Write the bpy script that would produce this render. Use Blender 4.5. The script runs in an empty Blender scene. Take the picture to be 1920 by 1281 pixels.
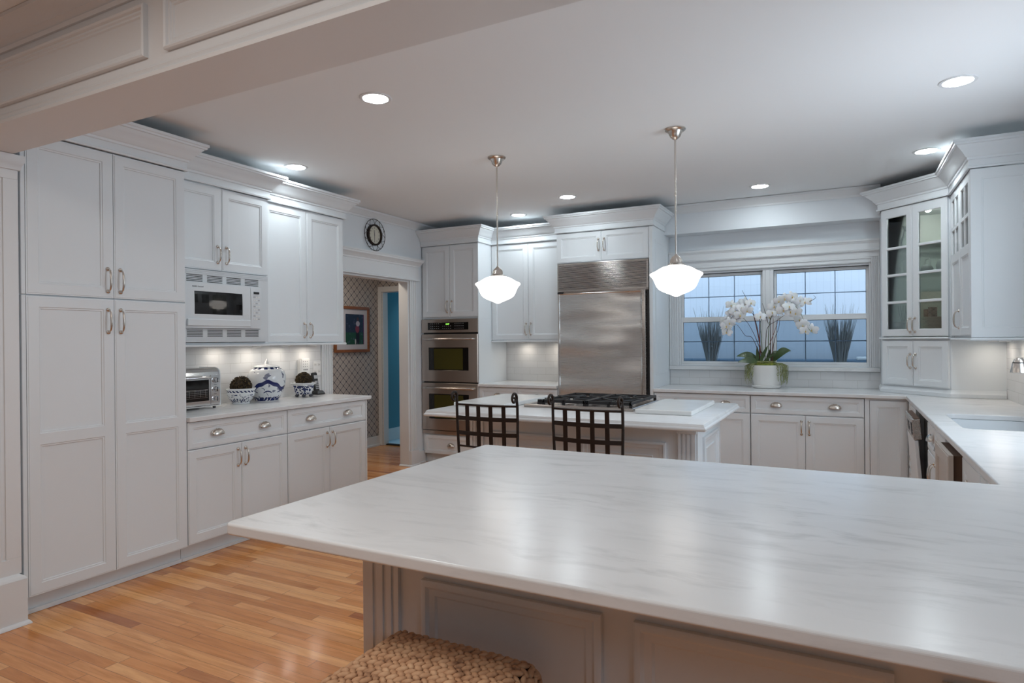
import bpy, bmesh, math, random
from mathutils import Vector, Matrix, Quaternion
random.seed(7)
PI = math.pi
S = bpy.context.scene
COL = S.collection

# ------------------------------------------------------------------ camera
HC = 1.38
FPX = 1199.3
yaw, pitch, roll = math.radians(27.48), math.radians(-0.12), math.radians(-0.48)
cd = bpy.data.cameras.new('camera')
cd.sensor_fit = 'HORIZONTAL'; cd.sensor_width = 36.0
cd.lens = FPX / 1920 * 36.0
cd.clip_start = 0.05; cd.clip_end = 100
cam = bpy.data.objects.new('camera', cd); COL.objects.link(cam)
cam.matrix_world = (Matrix.Translation((0, 0, HC)) @ Matrix.Rotation(yaw, 4, 'Z')
                    @ Matrix.Rotation(PI / 2 + pitch, 4, 'X') @ Matrix.Rotation(roll, 4, 'Z'))
S.camera = cam

# ------------------------------------------------------------------ light and exposure
S.view_settings.view_transform = 'Standard'
S.view_settings.look = 'None'
S.view_settings.gamma = 1.0
S.view_settings.use_curve_mapping = False
S.view_settings.exposure = 0.64
W = bpy.data.worlds.new('world'); S.world = W; W.use_nodes = True
bg = W.node_tree.nodes['Background']
bg.inputs[0].default_value = (0.86, 0.92, 1.0, 1); bg.inputs[1].default_value = 1.6
LAMP_E = 68.0      # recessed lamp emission
GLOBE_E = 1.8      # pendant globe emission
PUCK_E = 40.0

def area_light(name, loc, size, power, color, rot=(0, 0, 0)):
    l = bpy.data.lights.new(name, 'AREA'); l.shape = 'RECTANGLE'; l.size = size[0]; l.size_y = size[1]
    l.energy = power; l.color = color
    o = bpy.data.objects.new(name, l); COL.objects.link(o); o.location = loc; o.rotation_euler = rot
    return o
# daylight through the window over the sink, on the right wall just outside the frame
area_light('daylight', (1.195, 3.50, 1.70), (1.10, 1.25), 14, (0.70, 0.86, 1.0), (0, math.radians(90), 0))
# unseen lights added behind the camera to brighten the end panel and beam
area_light('room_fill_cool', (1.9, -0.4, 2.15), (1.4, 0.5), 7, (0.50, 0.78, 1.0), (math.radians(86), 0, math.radians(14)))
area_light('room_fill_warm', (-1.4, 0.15, 2.66), (2.4, 0.8), 20, (1.0, 0.95, 0.89))
# sourceless cool light added to brighten the blue bathroom off the hall
area_light('bath_fill', (-4.75, 7.9, 2.2), (0.7, 0.9), 6, (0.55, 0.85, 1.0), (math.radians(35), 0, math.radians(20)))
# fill light without a fixture, added to brighten the hall wallpaper
area_light('hall_fill', (-4.85, 5.3, 2.42), (0.3, 0.3), 5.5, (1.0, 0.88, 0.74))

# ------------------------------------------------------------------ materials
M = {}
def mat(name, color, rough=0.5, metal=0.0, **k):
    m = bpy.data.materials.new(name); m.use_nodes = True
    b = m.node_tree.nodes['Principled BSDF']
    b.inputs['Base Color'].default_value = (*color, 1)
    b.inputs['Roughness'].default_value = rough
    b.inputs['Metallic'].default_value = metal
    for kk, v in k.items(): b.inputs[kk.replace('_', ' ')].default_value = v
    M[name] = m
    return m

class NT:
    def __init__(s, m): s.m = m; s.t = m.node_tree; s.b = s.t.nodes['Principled BSDF']
    def n(s, typ, **k):
        nd = s.t.nodes.new(typ)
        for a, v in k.items(): setattr(nd, a, v)
        return nd
    def put(s, sock, v):
        if isinstance(v, bpy.types.NodeSocket): s.t.links.new(v, sock)
        else: sock.default_value = v
    def math(s, op, a, b=0.0, c=0.0):
        nd = s.n('ShaderNodeMath', operation=op)
        s.put(nd.inputs[0], a); s.put(nd.inputs[1], b); s.put(nd.inputs[2], c)
        return nd.outputs[0]
    def coord(s):
        return s.n('ShaderNodeTexCoord').outputs['Object']
    def xyz(s, v=None):
        nd = s.n('ShaderNodeSeparateXYZ'); s.put(nd.inputs[0], v or s.coord()); return nd.outputs
    def comb(s, x, y, z=0.0):
        nd = s.n('ShaderNodeCombineXYZ'); s.put(nd.inputs[0], x); s.put(nd.inputs[1], y); s.put(nd.inputs[2], z); return nd.outputs[0]
    def mapping(s, v, scale=(1, 1, 1), loc=(0, 0, 0), rot=(0, 0, 0)):
        nd = s.n('ShaderNodeMapping'); s.put(nd.inputs['Vector'], v)
        nd.inputs['Scale'].default_value = scale; nd.inputs['Location'].default_value = loc; nd.inputs['Rotation'].default_value = rot
        return nd.outputs[0]
    def noise(s, v, scale, detail=3, rough=0.5, dist=0.0, out=0):
        nd = s.n('ShaderNodeTexNoise'); s.put(nd.inputs['Vector'], v)
        nd.inputs['Scale'].default_value = scale; nd.inputs['Detail'].default_value = detail
        nd.inputs['Roughness'].default_value = rough; nd.inputs['Distortion'].default_value = dist
        return nd.outputs[out]
    def ramp(s, f, stops, interp='LINEAR'):
        nd = s.n('ShaderNodeValToRGB'); nd.color_ramp.interpolation = interp
        e = nd.color_ramp.elements
        while len(e) < len(stops): e.new(0.5)
        for i, (p, c) in enumerate(stops):
            e[i].position = p; e[i].color = (*c, 1) if len(c) == 3 else c
        s.put(nd.inputs[0], f); return nd.outputs[0]
    def mix(s, f, a, b):
        nd = s.n('ShaderNodeMix', data_type='RGBA')
        s.put(nd.inputs[0], f)
        s.put(nd.inputs[6], a if isinstance(a, bpy.types.NodeSocket) else (*a, 1))
        s.put(nd.inputs[7], b if isinstance(b, bpy.types.NodeSocket) else (*b, 1))
        return nd.outputs[2]
    def wn(s, v):
        nd = s.n('ShaderNodeTexWhiteNoise', noise_dimensions='2D'); s.put(nd.inputs['Vector'], v); return nd.outputs[0]
    def color(s, c): s.t.links.new(c, s.b.inputs['Base Color'])
    def rough(s, r): s.put(s.b.inputs['Roughness'], r)
    def bump(s, h, strength=0.3, dist=0.002):
        nd = s.n('ShaderNodeBump'); nd.inputs['Strength'].default_value = strength; nd.inputs['Distance'].default_value = dist
        s.put(nd.inputs['Height'], h); s.t.links.new(nd.outputs[0], s.b.inputs['Normal'])

mat('cabinet_white', (0.755, 0.79, 0.815), 0.38)
mat('trim_white', (0.765, 0.785, 0.80), 0.42)
mat('wall_paint', (0.75, 0.79, 0.825), 0.6)
mat('ceiling_paint', (0.86, 0.885, 0.90), 0.75)
mat('cabinet_inside', (0.74, 0.77, 0.73), 0.6)
mat('dark_gap', (0.02, 0.017, 0.015), 0.7)
mat('door_taupe', (0.50, 0.44, 0.39), 0.4)
mat('reflection_olive', (0.060, 0.055, 0.012), 0.08)
mat('nickel', (0.60, 0.55, 0.50), 0.27, 1.0)
mat('chrome', (0.75, 0.75, 0.76), 0.12, 1.0)
mat('black_plastic', (0.012, 0.012, 0.013), 0.3)
mat('black_gloss', (0.008, 0.007, 0.007), 0.06)
mat('iron', (0.035, 0.025, 0.021), 0.42, 0.7)
mat('cast_iron', (0.02, 0.02, 0.022), 0.45, 0.3)
mat('appliance_white', (0.70, 0.735, 0.76), 0.22)
mat('ceramic_white', (0.80, 0.79, 0.77), 0.18)
mat('sink_enamel', (0.78, 0.80, 0.82), 0.15)
mat('blue_paint', (0.11, 0.30, 0.38), 0.6)
mat('bath_tile', (0.45, 0.66, 0.80), 0.3)
mat('outlet_plastic', (0.80, 0.80, 0.79), 0.35)
mat('mat_board', (0.56, 0.55, 0.60), 0.8)
mat('dried_grass', (0.20, 0.21, 0.20), 0.9)
mat('glass_vase', (0.16, 0.22, 0.26), 0.1)
mat('petal', (0.86, 0.85, 0.86), 0.55, Subsurface_Weight=0.15)
mat('flower_heart', (0.72, 0.52, 0.16), 0.6)
mat('stem', (0.05, 0.022, 0.018), 0.6)
mat('stem_red', (0.16, 0.035, 0.02), 0.55)
mat('stem_green', (0.13, 0.17, 0.08), 0.6)
mat('air_root', (0.27, 0.29, 0.13), 0.85)
mat('stool_base', (0.10, 0.05, 0.028), 0.7)
mat('leather', (0.10, 0.06, 0.04), 0.5)
mat('digits', (0.1, 0.3, 0.05), 0.5, Emission_Color=(0.35, 1.0, 0.12, 1), Emission_Strength=1.6)
mat('lamp_glow', (1, 1, 1), 0.5, Emission_Color=(0.86, 0.955, 1.0, 1), Emission_Strength=LAMP_E)
mat('puck_glow', (1, 1, 1), 0.5, Emission_Color=(1.0, 0.89, 0.76, 1), Emission_Strength=PUCK_E)
mat('case_glow', (1, 1, 1), 0.5, Emission_Color=(1.0, 1.0, 0.97, 1), Emission_Strength=125.0)
mat('globe_glass', (0.92, 0.92, 0.9), 0.18, Emission_Color=(1.0, 0.95, 0.89, 1), Emission_Strength=GLOBE_E)
mat('ink', (0.05, 0.055, 0.07), 0.5)
mat('panel_ink', (0.45, 0.46, 0.48), 0.5)
mat('badge', (0.30, 0.28, 0.27), 0.3, 1.0)
mat('terracotta_dark', (0.08, 0.05, 0.02), 0.9)
mat('book_dark', (0.03, 0.022, 0.03), 0.6)
mat('book_brown', (0.25, 0.12, 0.06), 0.6)
mat('clay_white', (0.72, 0.74, 0.72), 0.25)
mat('steel_pot', (0.42, 0.44, 0.42), 0.3, 1.0)
mat('clock_face', (0.62, 0.60, 0.50), 0.5)
mat('sun_ledge', (0.10, 0.17, 0.24), 0.7)

# window and cabinet glass
def glass_mat(name, tint, tmix, rough=0.02):
    m = bpy.data.materials.new(name); m.use_nodes = True; t = m.node_tree
    for nd in list(t.nodes): t.nodes.remove(nd)
    o = t.nodes.new('ShaderNodeOutputMaterial'); mx = t.nodes.new('ShaderNodeMixShader')
    tr = t.nodes.new('ShaderNodeBsdfTransparent'); gl = t.nodes.new('ShaderNodeBsdfGlossy')
    fr = t.nodes.new('ShaderNodeFresnel'); fr.inputs[0].default_value = 1.5
    mu = t.nodes.new('ShaderNodeMath'); mu.operation = 'MULTIPLY'; mu.inputs[1].default_value = tmix
    tr.inputs[0].default_value = (*tint, 1); gl.inputs['Roughness'].default_value = rough
    t.links.new(fr.outputs[0], mu.inputs[0]); t.links.new(mu.outputs[0], mx.inputs[0])
    t.links.new(tr.outputs[0], mx.inputs[1]); t.links.new(gl.outputs[0], mx.inputs[2]); t.links.new(mx.outputs[0], o.inputs[0])
    M[name] = m
glass_mat('window_glass', (0.86, 0.93, 1.0), 1.0)
glass_mat('screen_glass', (0.60, 0.68, 0.75), 0.8)
glass_mat('cabinet_glass', (0.90, 0.95, 0.93), 1.2)
glass_mat('vase_glass', (0.86, 0.90, 0.88), 2.5, 0.08)
glass_mat('shelf_glass', (0.90, 0.955, 0.94), 1.0)

# stainless: brushed in one direction
def stainless(name, base, rough, scale):
    m = mat(name, base, rough, 1.0); t = NT(m)
    v = t.mapping(t.coord(), scale)
    n = t.noise(v, 3.0, 4, 0.6)
    t.rough(t.math('MULTIPLY_ADD', n, 0.14, rough - 0.07))
    t.bump(n, 0.02, 0.0003)
stainless('stainless', (0.50, 0.46, 0.43), 0.27, (1.5, 60, 90))
stainless('stainless_dark', (0.52, 0.45, 0.40), 0.30, (1.5, 60, 90))
# fridge door: slightly wavy sheet
m = mat('stainless_door', (0.62, 0.60, 0.58), 0.30, 1.0, Anisotropic=0.75, Anisotropic_Rotation=0.0); t = NT(m)
tg = t.n('ShaderNodeTangent', direction_type='RADIAL', axis='Z'); t.t.links.new(tg.outputs[0], t.b.inputs['Tangent'])
w1 = t.noise(t.mapping(t.coord(), (0.9, 1, 2.6)), 1.0, 1, 0.4)
w2 = t.noise(t.mapping(t.coord(), (2, 60, 120)), 3.0, 3, 0.6)
t.bump(t.math('ADD', w1, t.math('MULTIPLY', w2, 0.0015)), 1.0, 0.10)
t.rough(t.math('MULTIPLY_ADD', w2, 0.12, 0.22))

# marble
def marble(name, scale, base=(0.76, 0.765, 0.77), vein=(0.50, 0.51, 0.51), rough=0.24):
    m = mat(name, base, rough); t = NT(m)
    c = t.coord()
    w = t.noise(t.mapping(c, (1.2, 1.2, 1.2)), 1.6, 2, 0.5, out=1)
    add = t.n('ShaderNodeVectorMath', operation='MULTIPLY_ADD'); t.put(add.inputs[0], w); add.inputs[1].default_value = (0.25, 0.25, 0.25); t.put(add.inputs[2], c)
    v = t.mapping(add.outputs[0], scale)
    n1 = t.noise(v, 2.2, 6, 0.62)
    n2 = t.noise(t.mapping(c, (1, 1.6, 1)), 1.3, 3, 0.5)
    f = t.ramp(n1, [(0.50, (0, 0, 0)), (0.66, (0.55, 0.55, 0.55)), (0.80, (1, 1, 1))])
    g = t.ramp(n2, [(0.38, (0.15, 0.15, 0.15)), (0.66, (1, 1, 1))])
    fac = t.math('MULTIPLY', f, g)
    col = t.mix(fac, base, vein)
    n3 = t.noise(v, 0.9, 3, 0.5)
    t.color(t.mix(t.ramp(n3, [(0.35, (0, 0, 0)), (0.7, (0.5, 0.5, 0.5))]), col, (0.68, 0.685, 0.69)))
marble('marble', (1.7, 8.5, 8.0), vein=(0.40, 0.41, 0.42))
marble('marble_side', (8.0, 1.8, 8.0), vein=(0.42, 0.42, 0.43))
marble('marble_island', (1.2, 5.0, 6.0), (0.78, 0.785, 0.79), (0.60, 0.57, 0.55))
marble('marble_board', (2.0, 4.0, 6.0), (0.80, 0.81, 0.80), (0.66, 0.67, 0.66), 0.22)

# hardwood strip floor, boards run along X
m = mat('wood_floor', (0.5, 0.25, 0.1), 0.2); t = NT(m)
x, y, z = t.xyz()
bw, bl = 0.0572, 0.85
ry = t.math('DIVIDE', y, bw); row = t.math('FLOOR', ry)
off = t.wn(t.comb(row, 3.1))
lx = t.math('MULTIPLY_ADD', off, 5.0, t.math('DIVIDE', x, bl)); colx = t.math('FLOOR', lx)
idn = t.wn(t.comb(t.math('ADD', row, 0.5), t.math('ADD', colx, 0.5)))
grain_v = t.comb(t.math('MULTIPLY_ADD', idn, 31.0, t.math('MULTIPLY', x, 2.0)), t.math('MULTIPLY', y, 26.0), idn)
grain = t.noise(grain_v, 1.6, 5, 0.6, 0.6)
base = t.ramp(idn, [(0.0, (0.62, 0.245, 0.072)), (0.35, (0.74, 0.31, 0.10)), (0.65, (0.82, 0.375, 0.135)), (0.90, (0.92, 0.48, 0.20)), (0.94, (0.52, 0.19, 0.06)), (1.0, (0.40, 0.13, 0.055))])
gr = t.ramp(grain, [(0.32, (0.72, 0.62, 0.50)), (0.6, (1, 1, 1))])
mul = t.n('ShaderNodeMix', data_type='RGBA', blend_type='MULTIPLY'); mul.inputs[0].default_value = 0.85
t.t.links.new(base, mul.inputs[6]); t.t.links.new(gr, mul.inputs[7])
fy = t.math('FRACT', ry); fx = t.math('FRACT', lx)
sy = t.math('LESS_THAN', t.math('MINIMUM', fy, t.math('SUBTRACT', 1.0, fy)), 0.016)
sx = t.math('LESS_THAN', t.math('MINIMUM', fx, t.math('SUBTRACT', 1.0, fx)), 0.0018)
seam = t.math('MAXIMUM', sy, sx)
t.color(t.mix(t.math('MULTIPLY', seam, 0.75), mul.outputs[2], (0.13, 0.05, 0.018)))
lo = t.noise(t.coord(), 2.5, 2)
t.rough(t.math('MULTIPLY_ADD', lo, 0.10, 0.12))
t.bump(t.math('SUBTRACT', t.math('MULTIPLY', t.noise(t.coord(), 3.0, 1), 0.6), t.math('MULTIPLY', seam, 0.15)), 0.25, 0.004)

# glossy white subway tile: grout drawn in a plane given by two axes
def tile(name, ax, tw=0.20, th=0.076, col=(0.72, 0.725, 0.73)):
    m = mat(name, col, 0.2); t = NT(m); c = t.xyz()
    u, v = c[ax], c[2]
    br = t.n('ShaderNodeTexBrick'); br.offset = 0.5
    t.put(br.inputs['Vector'], t.comb(u, v)); br.inputs['Scale'].default_value = 1.0
    br.inputs['Brick Width'].default_value = tw; br.inputs['Row Height'].default_value = th
    br.inputs['Mortar Size'].default_value = 0.0016; br.inputs['Mortar Smooth'].default_value = 0.2
    br.inputs['Color1'].default_value = (*col, 1); br.inputs['Color2'].default_value = (col[0]*0.97, col[1]*0.97, col[2]*0.97, 1)
    br.inputs['Mortar'].default_value = (0.56, 0.555, 0.55, 1)
    t.color(br.outputs[0]); t.bump(t.math('SUBTRACT', 1.0, br.outputs[1]), 0.35, 0.002)
tile('tile_y', 1); tile('tile_x', 0)

# trellis wallpaper
def trellis(name, ax):
    m = mat(name, (0.4, 0.36, 0.33), 0.7); t = NT(m); c = t.xyz()
    u = t.math('DIVIDE', c[ax], 0.105); v = t.math('DIVIDE', c[2], 0.098)
    a = t.math('ADD', u, v); b = t.math('SUBTRACT', u, v)
    def d(q):
        f = t.math('FRACT', q); return t.math('MINIMUM', f, t.math('SUBTRACT', 1.0, f))
    da, db = d(a), d(b)
    line = t.math('LESS_THAN', t.math('MINIMUM', da, db), 0.045)
    node_ = t.math('LESS_THAN', t.math('ADD', da, db), 0.15)
    dot = t.math('GREATER_THAN', t.math('ADD', da, db), 0.92)
    f = t.math('MAXIMUM', t.math('MAXIMUM', t.math('MULTIPLY', line, 0.82), node_), t.math('MULTIPLY', dot, 0.5))
    t.color(t.mix(f, (0.50, 0.45, 0.42), (0.035, 0.04, 0.07)))
trellis('wallpaper_y', 1); trellis('wallpaper_x', 0)

# painted tongue-and-groove boards
m = mat('beadboard', (0.62, 0.74, 0.86), 0.6); t = NT(m); c = t.xyz()
f = t.math('FRACT', t.math('DIVIDE', c[0], 0.078)); g = t.math('LESS_THAN', f, 0.07)
t.color(t.mix(t.math('MULTIPLY', g, 0.35), (0.60, 0.66, 0.71), (0.40, 0.46, 0.51)))

# cherry frame
m = mat('cherry', (0.25, 0.08, 0.025), 0.35); t = NT(m)
t.color(t.mix(t.noise(t.mapping(t.coord(), (1, 1, 8)), 9, 4), (0.36, 0.13, 0.04), (0.16, 0.05, 0.018)))
# woven water hyacinth
m = mat('hyacinth', (0.4, 0.22, 0.12), 0.75); t = NT(m)
n1 = t.noise(t.coord(), 34, 3); n2 = t.noise(t.mapping(t.coord(), (200, 60, 60)), 2, 2)
t.color(t.mix(t.math('MULTIPLY', n2, 0.5), t.ramp(n1, [(0.30, (0.20, 0.09, 0.045)), (0.42, (0.52, 0.28, 0.15)), (0.70, (0.74, 0.48, 0.29))]), (0.52, 0.32, 0.19)))
t.bump(n2, 0.4, 0.001)
# boxwood / moss
m = mat('boxwood', (0.05, 0.035, 0.012), 0.85); t = NT(m)
t.color(t.ramp(t.noise(t.coord(), 90, 2), [(0.38, (0.010, 0.006, 0.003)), (0.56, (0.045, 0.028, 0.010)), (0.74, (0.20, 0.13, 0.045))]))
m = mat('moss', (0.15, 0.2, 0.03), 0.95); t = NT(m)
t.color(t.ramp(t.noise(t.coord(), 60, 3), [(0.35, (0.05, 0.08, 0.01)), (0.6, (0.20, 0.23, 0.03)), (0.75, (0.36, 0.22, 0.05))]))
m = mat('orchid_leaf', (0.03, 0.06, 0.02), 0.35); t = NT(m)
t.color(t.mix(t.noise(t.coord(), 8, 2), (0.018, 0.04, 0.016), (0.07, 0.12, 0.035)))

# blue and white porcelain, all painted in the glaze
def porcelain(name, kind):
    m = mat(name, (0.78, 0.79, 0.80), 0.12); t = NT(m)
    x, y, z = t.xyz()
    ang = t.math('ARCTAN2', y, x)
    def band(a, b):
        return t.math('MULTIPLY', t.math('GREATER_THAN', z, a), t.math('LESS_THAN', z, b))
    blue = (0.012, 0.022, 0.11); white = (0.72, 0.74, 0.76)
    if kind == 'jar':
        nv = t.comb(t.math('MULTIPLY', ang, 0.16), z, 0.0)
        n = t.noise(nv, 17.0, 2, 0.45, 0.4); hills = t.math('MULTIPLY', t.math('GREATER_THAN', n, 0.615), band(0.035, 0.235))
        wv = t.math('ADD', 0.125, t.math('MULTIPLY', t.math('SINE', t.math('MULTIPLY', ang, 3.0)), 0.028))
        wv = t.math('ADD', wv, t.math('MULTIPLY', t.math('SINE', t.math('MULTIPLY', ang, 11.0)), 0.005))
        dd = t.math('ABSOLUTE', t.math('SUBTRACT', z, wv)); ridge = t.math('LESS_THAN', dd, 0.016)
        r2 = t.math('LESS_THAN', t.math('ABSOLUTE', t.math('SUBTRACT', z, t.math('ADD', 0.072, t.math('MULTIPLY', t.math('SINE', t.math('MULTIPLY', ang, 7.0)), 0.010)))), 0.0045)
        r2 = t.math('MULTIPLY', r2, t.math('GREATER_THAN', t.math('SINE', t.math('MULTIPLY', ang, 7.0)), -0.2)); ridge = t.math('MAXIMUM', ridge, r2)
        zig = t.math('MULTIPLY', band(0.004, 0.034), t.math('GREATER_THAN', t.noise(nv, 46, 1), 0.42))
        top = t.math('MULTIPLY', band(0.252, 0.268), t.math('GREATER_THAN', t.math('SINE', t.math('MULTIPLY', ang, 14.0)), -0.2))
        strong = t.math('MAXIMUM', t.math('MAXIMUM', ridge, zig), top)
        soft = t.math('MULTIPLY', hills, 0.75)
        t.color(t.mix(t.math('MAXIMUM', strong, soft), white, blue))
    else:
        sc = 42.0 if kind == 'bowl' else 34.0
        nv = t.comb(t.math('MULTIPLY', ang, 0.10), z, 0.0) if kind == 'bowl' else t.coord()
        n = t.noise(nv, sc, 2, 0.5, 1.6)
        lo_, hi_ = (0.012, 0.075) if kind == 'bowl' else (0.02, 0.098)
        thr = 0.56 if kind == 'bowl' else 0.49
        pat = t.math('MULTIPLY', t.math('GREATER_THAN', n, thr), band(lo_, hi_))
        rim = t.math('MULTIPLY', band(0.088, 0.102), t.math('GREATER_THAN', t.math('SINE', t.math('ADD', t.math('MULTIPLY', ang, 22.0), t.math('MULTIPLY', z, 260.0))), -0.3)) if kind == 'bowl' else band(0.001, 0.012)
        t.color(t.mix(t.math('MAXIMUM', pat, rim), white, (0.01, 0.02, 0.09)))
porcelain('porcelain_jar', 'jar'); porcelain('porcelain_bowl', 'bowl'); porcelain('porcelain_hex', 'hex')

# framed sports photo: plain player shape on a green field, all on one flat print
m = mat('sports_print', (0.05, 0.05, 0.1), 0.35); t = NT(m)
x, y, z = t.xyz()     # local: y along width 0..0.34, z 0..0.42
def ell(cy, cz, ry_, rz_, wob=0.0):
    a = t.math('DIVIDE', t.math('SUBTRACT', y, cy), ry_); b = t.math('DIVIDE', t.math('SUBTRACT', z, cz), rz_)
    return t.math('LESS_THAN', t.math('ADD', t.math('MULTIPLY', a, a), t.math('MULTIPLY', b, b)), 1.0)
c0 = t.mix(t.math('LESS_THAN', z, 0.15), (0.025, 0.03, 0.06), (0.02, 0.075, 0.04))
c0 = t.mix(t.math('MULTIPLY', t.math('GREATER_THAN', t.noise(t.coord(), 22, 2), 0.62), 0.5), c0, (0.10, 0.10, 0.18))
c0 = t.mix(ell(0.235, 0.10, 0.020, 0.10), c0, (0.02, 0.01, 0.015))
c0 = t.mix(ell(0.205, 0.09, 0.018, 0.09), c0, (0.02, 0.01, 0.015))
c0 = t.mix(ell(0.18, 0.035, 0.012, 0.035), c0, (0.5, 0.5, 0.5))
c0 = t.mix(ell(0.215, 0.195, 0.036, 0.050), c0, (0.22, 0.04, 0.07))
c0 = t.mix(ell(0.225, 0.262, 0.036, 0.034), c0, (0.45, 0.42, 0.50))
c0 = t.mix(ell(0.225, 0.318, 0.020, 0.026), c0, (0.09, 0.03, 0.03))
c0 = t.mix(t.math('GREATER_THAN', y, 0.325), c0, (0.16, 0.05, 0.13))
t.color(c0)
# ------------------------------------------------------------------ mesh builder
class MB:
    def __init__(s): s.v = []; s.f = []
    def add(s, vs, fs):
        o = len(s.v); s.v += [tuple(p) for p in vs]; s.f += [tuple(i + o for i in f) for f in fs]; return s
    def box(s, x0, x1, y0, y1, z0, z1):
        if x0 > x1: x0, x1 = x1, x0
        if y0 > y1: y0, y1 = y1, y0
        if z0 > z1: z0, z1 = z1, z0
        return s.add([(x0,y0,z0),(x1,y0,z0),(x1,y1,z0),(x0,y1,z0),(x0,y0,z1),(x1,y0,z1),(x1,y1,z1),(x0,y1,z1)],
              [(0,3,2,1),(4,5,6,7),(0,1,5,4),(1,2,6,5),(2,3,7,6),(3,0,4,7)])
    def rings(s, rs, cap0=True, cap1=True, closed=True):
        n = len(rs[0]); vs = [p for r in rs for p in r]; fs = []
        for k in range(len(rs) - 1):
            for i in range(n if closed else n - 1):
                j = (i + 1) % n
                fs.append((k*n+i, k*n+j, (k+1)*n+j, (k+1)*n+i))
        if cap0: fs.append(tuple(reversed(range(n))))
        if cap1: fs.append(tuple((len(rs)-1)*n + i for i in range(n)))
        return s.add(vs, fs)
    def lathe(s, prof, c=(0,0,0), n=24, axis='z', wob=None, ring=False):
        rs = []
        if ring: prof = list(prof) + [prof[0]]
        for (r, h) in prof:
            ring_ = []
            for i in range(n):
                a = 2*PI*i/n; rr = max(r, 0.0004)
                if wob: rr *= wob(a, h)
                p = (rr*math.cos(a), rr*math.sin(a), h)
                if axis == 'x': p = (h, rr*math.cos(a), rr*math.sin(a))
                if axis == 'y': p = (rr*math.sin(a), h, rr*math.cos(a))
                ring_.append((c[0]+p[0], c[1]+p[1], c[2]+p[2]))
            rs.append(ring_)
        return s.rings(rs, not ring, not ring)
    def tube(s, pts, rad, n=8, flat=1.0, cap=True):
        pts = [Vector(p) for p in pts]
        if not isinstance(rad, (list, tuple)): rad = [rad]*len(pts)
        rs = []; up = None
        for i, p in enumerate(pts):
            a = pts[max(i-1,0)]; b = pts[min(i+1,len(pts)-1)]; d = (b-a).normalized()
            if up is None:
                up = d.orthogonal().normalized()
            up = (up - d*up.dot(d)).normalized(); sd = d.cross(up)
            rs.append([tuple(p + (up*math.cos(2*PI*k/n) + sd*math.sin(2*PI*k/n)*flat)*rad[i]) for k in range(n)])
        return s.rings(rs, cap, cap)
    def prism(s, poly, z0, z1):
        n = len(poly)
        return s.add([(x,y,z0) for x,y in poly]+[(x,y,z1) for x,y in poly],
              [tuple(reversed(range(n))), tuple(range(n,2*n))]+[(i,(i+1)%n,n+(i+1)%n,n+i) for i in range(n)])
    def sweep(s, path, prof, z0=0.0, closed=False, cap=True):
        """profile of (out, up) swept along a plan path; out is to the right of travel"""
        P = [Vector(p) for p in path]; n = len(P); rs = []
        for i in range(n):
            a = P[i-1] if (i > 0 or closed) else None; b = P[(i+1) % n] if (i < n-1 or closed) else None
            ns = []
            if a is not None: d = (P[i]-a).normalized(); ns.append(Vector((d.y, -d.x)))
            if b is not None: d = (b-P[i]).normalized(); ns.append(Vector((d.y, -d.x)))
            m = ns[0] if len(ns) == 1 else (ns[0]+ns[1])/(1+ns[0].dot(ns[1]))
            rs.append([(P[i].x+m.x*o, P[i].y+m.y*o, z0+u) for o, u in prof])
        if closed: rs.append(rs[0])
        return s.rings(rs, cap and not closed, cap and not closed)
    def rect_rings(s, x0, x1, y0, y1, prof):
        """stack of rectangles, prof of (inset, z)"""
        rs = [[(x0+i,y0+i,z),(x1-i,y0+i,z),(x1-i,y1-i,z),(x0+i,y1-i,z)] for i, z in prof]
        return s.rings(rs)
    def panel_rings(s, x0, x1, z0, z1, prof, back=False):
        """nested rectangles facing -Y, prof of (inset, y); the last one is closed"""
        rs = [[(x0+i,y,z0+i),(x1-i,y,z0+i),(x1-i,y,z1-i),(x0+i,y,z1-i)] for i, y in prof]
        return s.rings(rs, back, True)
    def ellipsoid(s, c, r, n=8, m=6, rot=None):
        vs = []; fs = []
        for j in range(1, m):
            ph = PI*j/m
            for i in range(n):
                a = 2*PI*i/n
                p = Vector((r[0]*math.sin(ph)*math.cos(a), r[1]*math.sin(ph)*math.sin(a), r[2]*math.cos(ph)))
                if rot: p = rot @ p
                vs.append((c[0]+p.x, c[1]+p.y, c[2]+p.z))
        t_ = Vector((0,0,r[2])); b_ = Vector((0,0,-r[2]))
        if rot: t_ = rot @ t_; b_ = rot @ b_
        vs.append((c[0]+t_.x, c[1]+t_.y, c[2]+t_.z)); vs.append((c[0]+b_.x, c[1]+b_.y, c[2]+b_.z))
        T, B = len(vs)-2, len(vs)-1
        for j in range(m-2):
            for i in range(n): k = (i+1) % n; fs.append((j*n+i, (j+1)*n+i, (j+1)*n+k, j*n+k))
        for i in range(n): k = (i+1) % n; fs.append((T, i, k)); fs.append((B, (m-2)*n+k, (m-2)*n+i))
        return s.add(vs, fs)
    def build(s, name, m, parent=None, smooth=False, bevel=0, seg=2, loc=None):
        me = bpy.data.meshes.new(name); me.from_pydata(s.v, [], s.f); me.validate()
        b = bmesh.new(); b.from_mesh(me); bmesh.ops.recalc_face_normals(b, faces=b.faces); b.to_mesh(me); b.free()
        me.materials.append(M[m] if isinstance(m, str) else m)
        if smooth:
            me.polygons.foreach_set('use_smooth', [True]*len(me.polygons))
            try: me.set_sharp_from_angle(angle=math.radians(42 if smooth is True else smooth))
            except Exception: pass
        o = bpy.data.objects.new(name, me); COL.objects.link(o)
        if parent: o.parent = parent
        if loc: o.location = loc
        if bevel:
            bv = o.modifiers.new('bevel', 'BEVEL'); bv.width = bevel; bv.segments = seg; bv.limit_method = 'ANGLE'; bv.angle_limit = math.radians(40)
        return o

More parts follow.
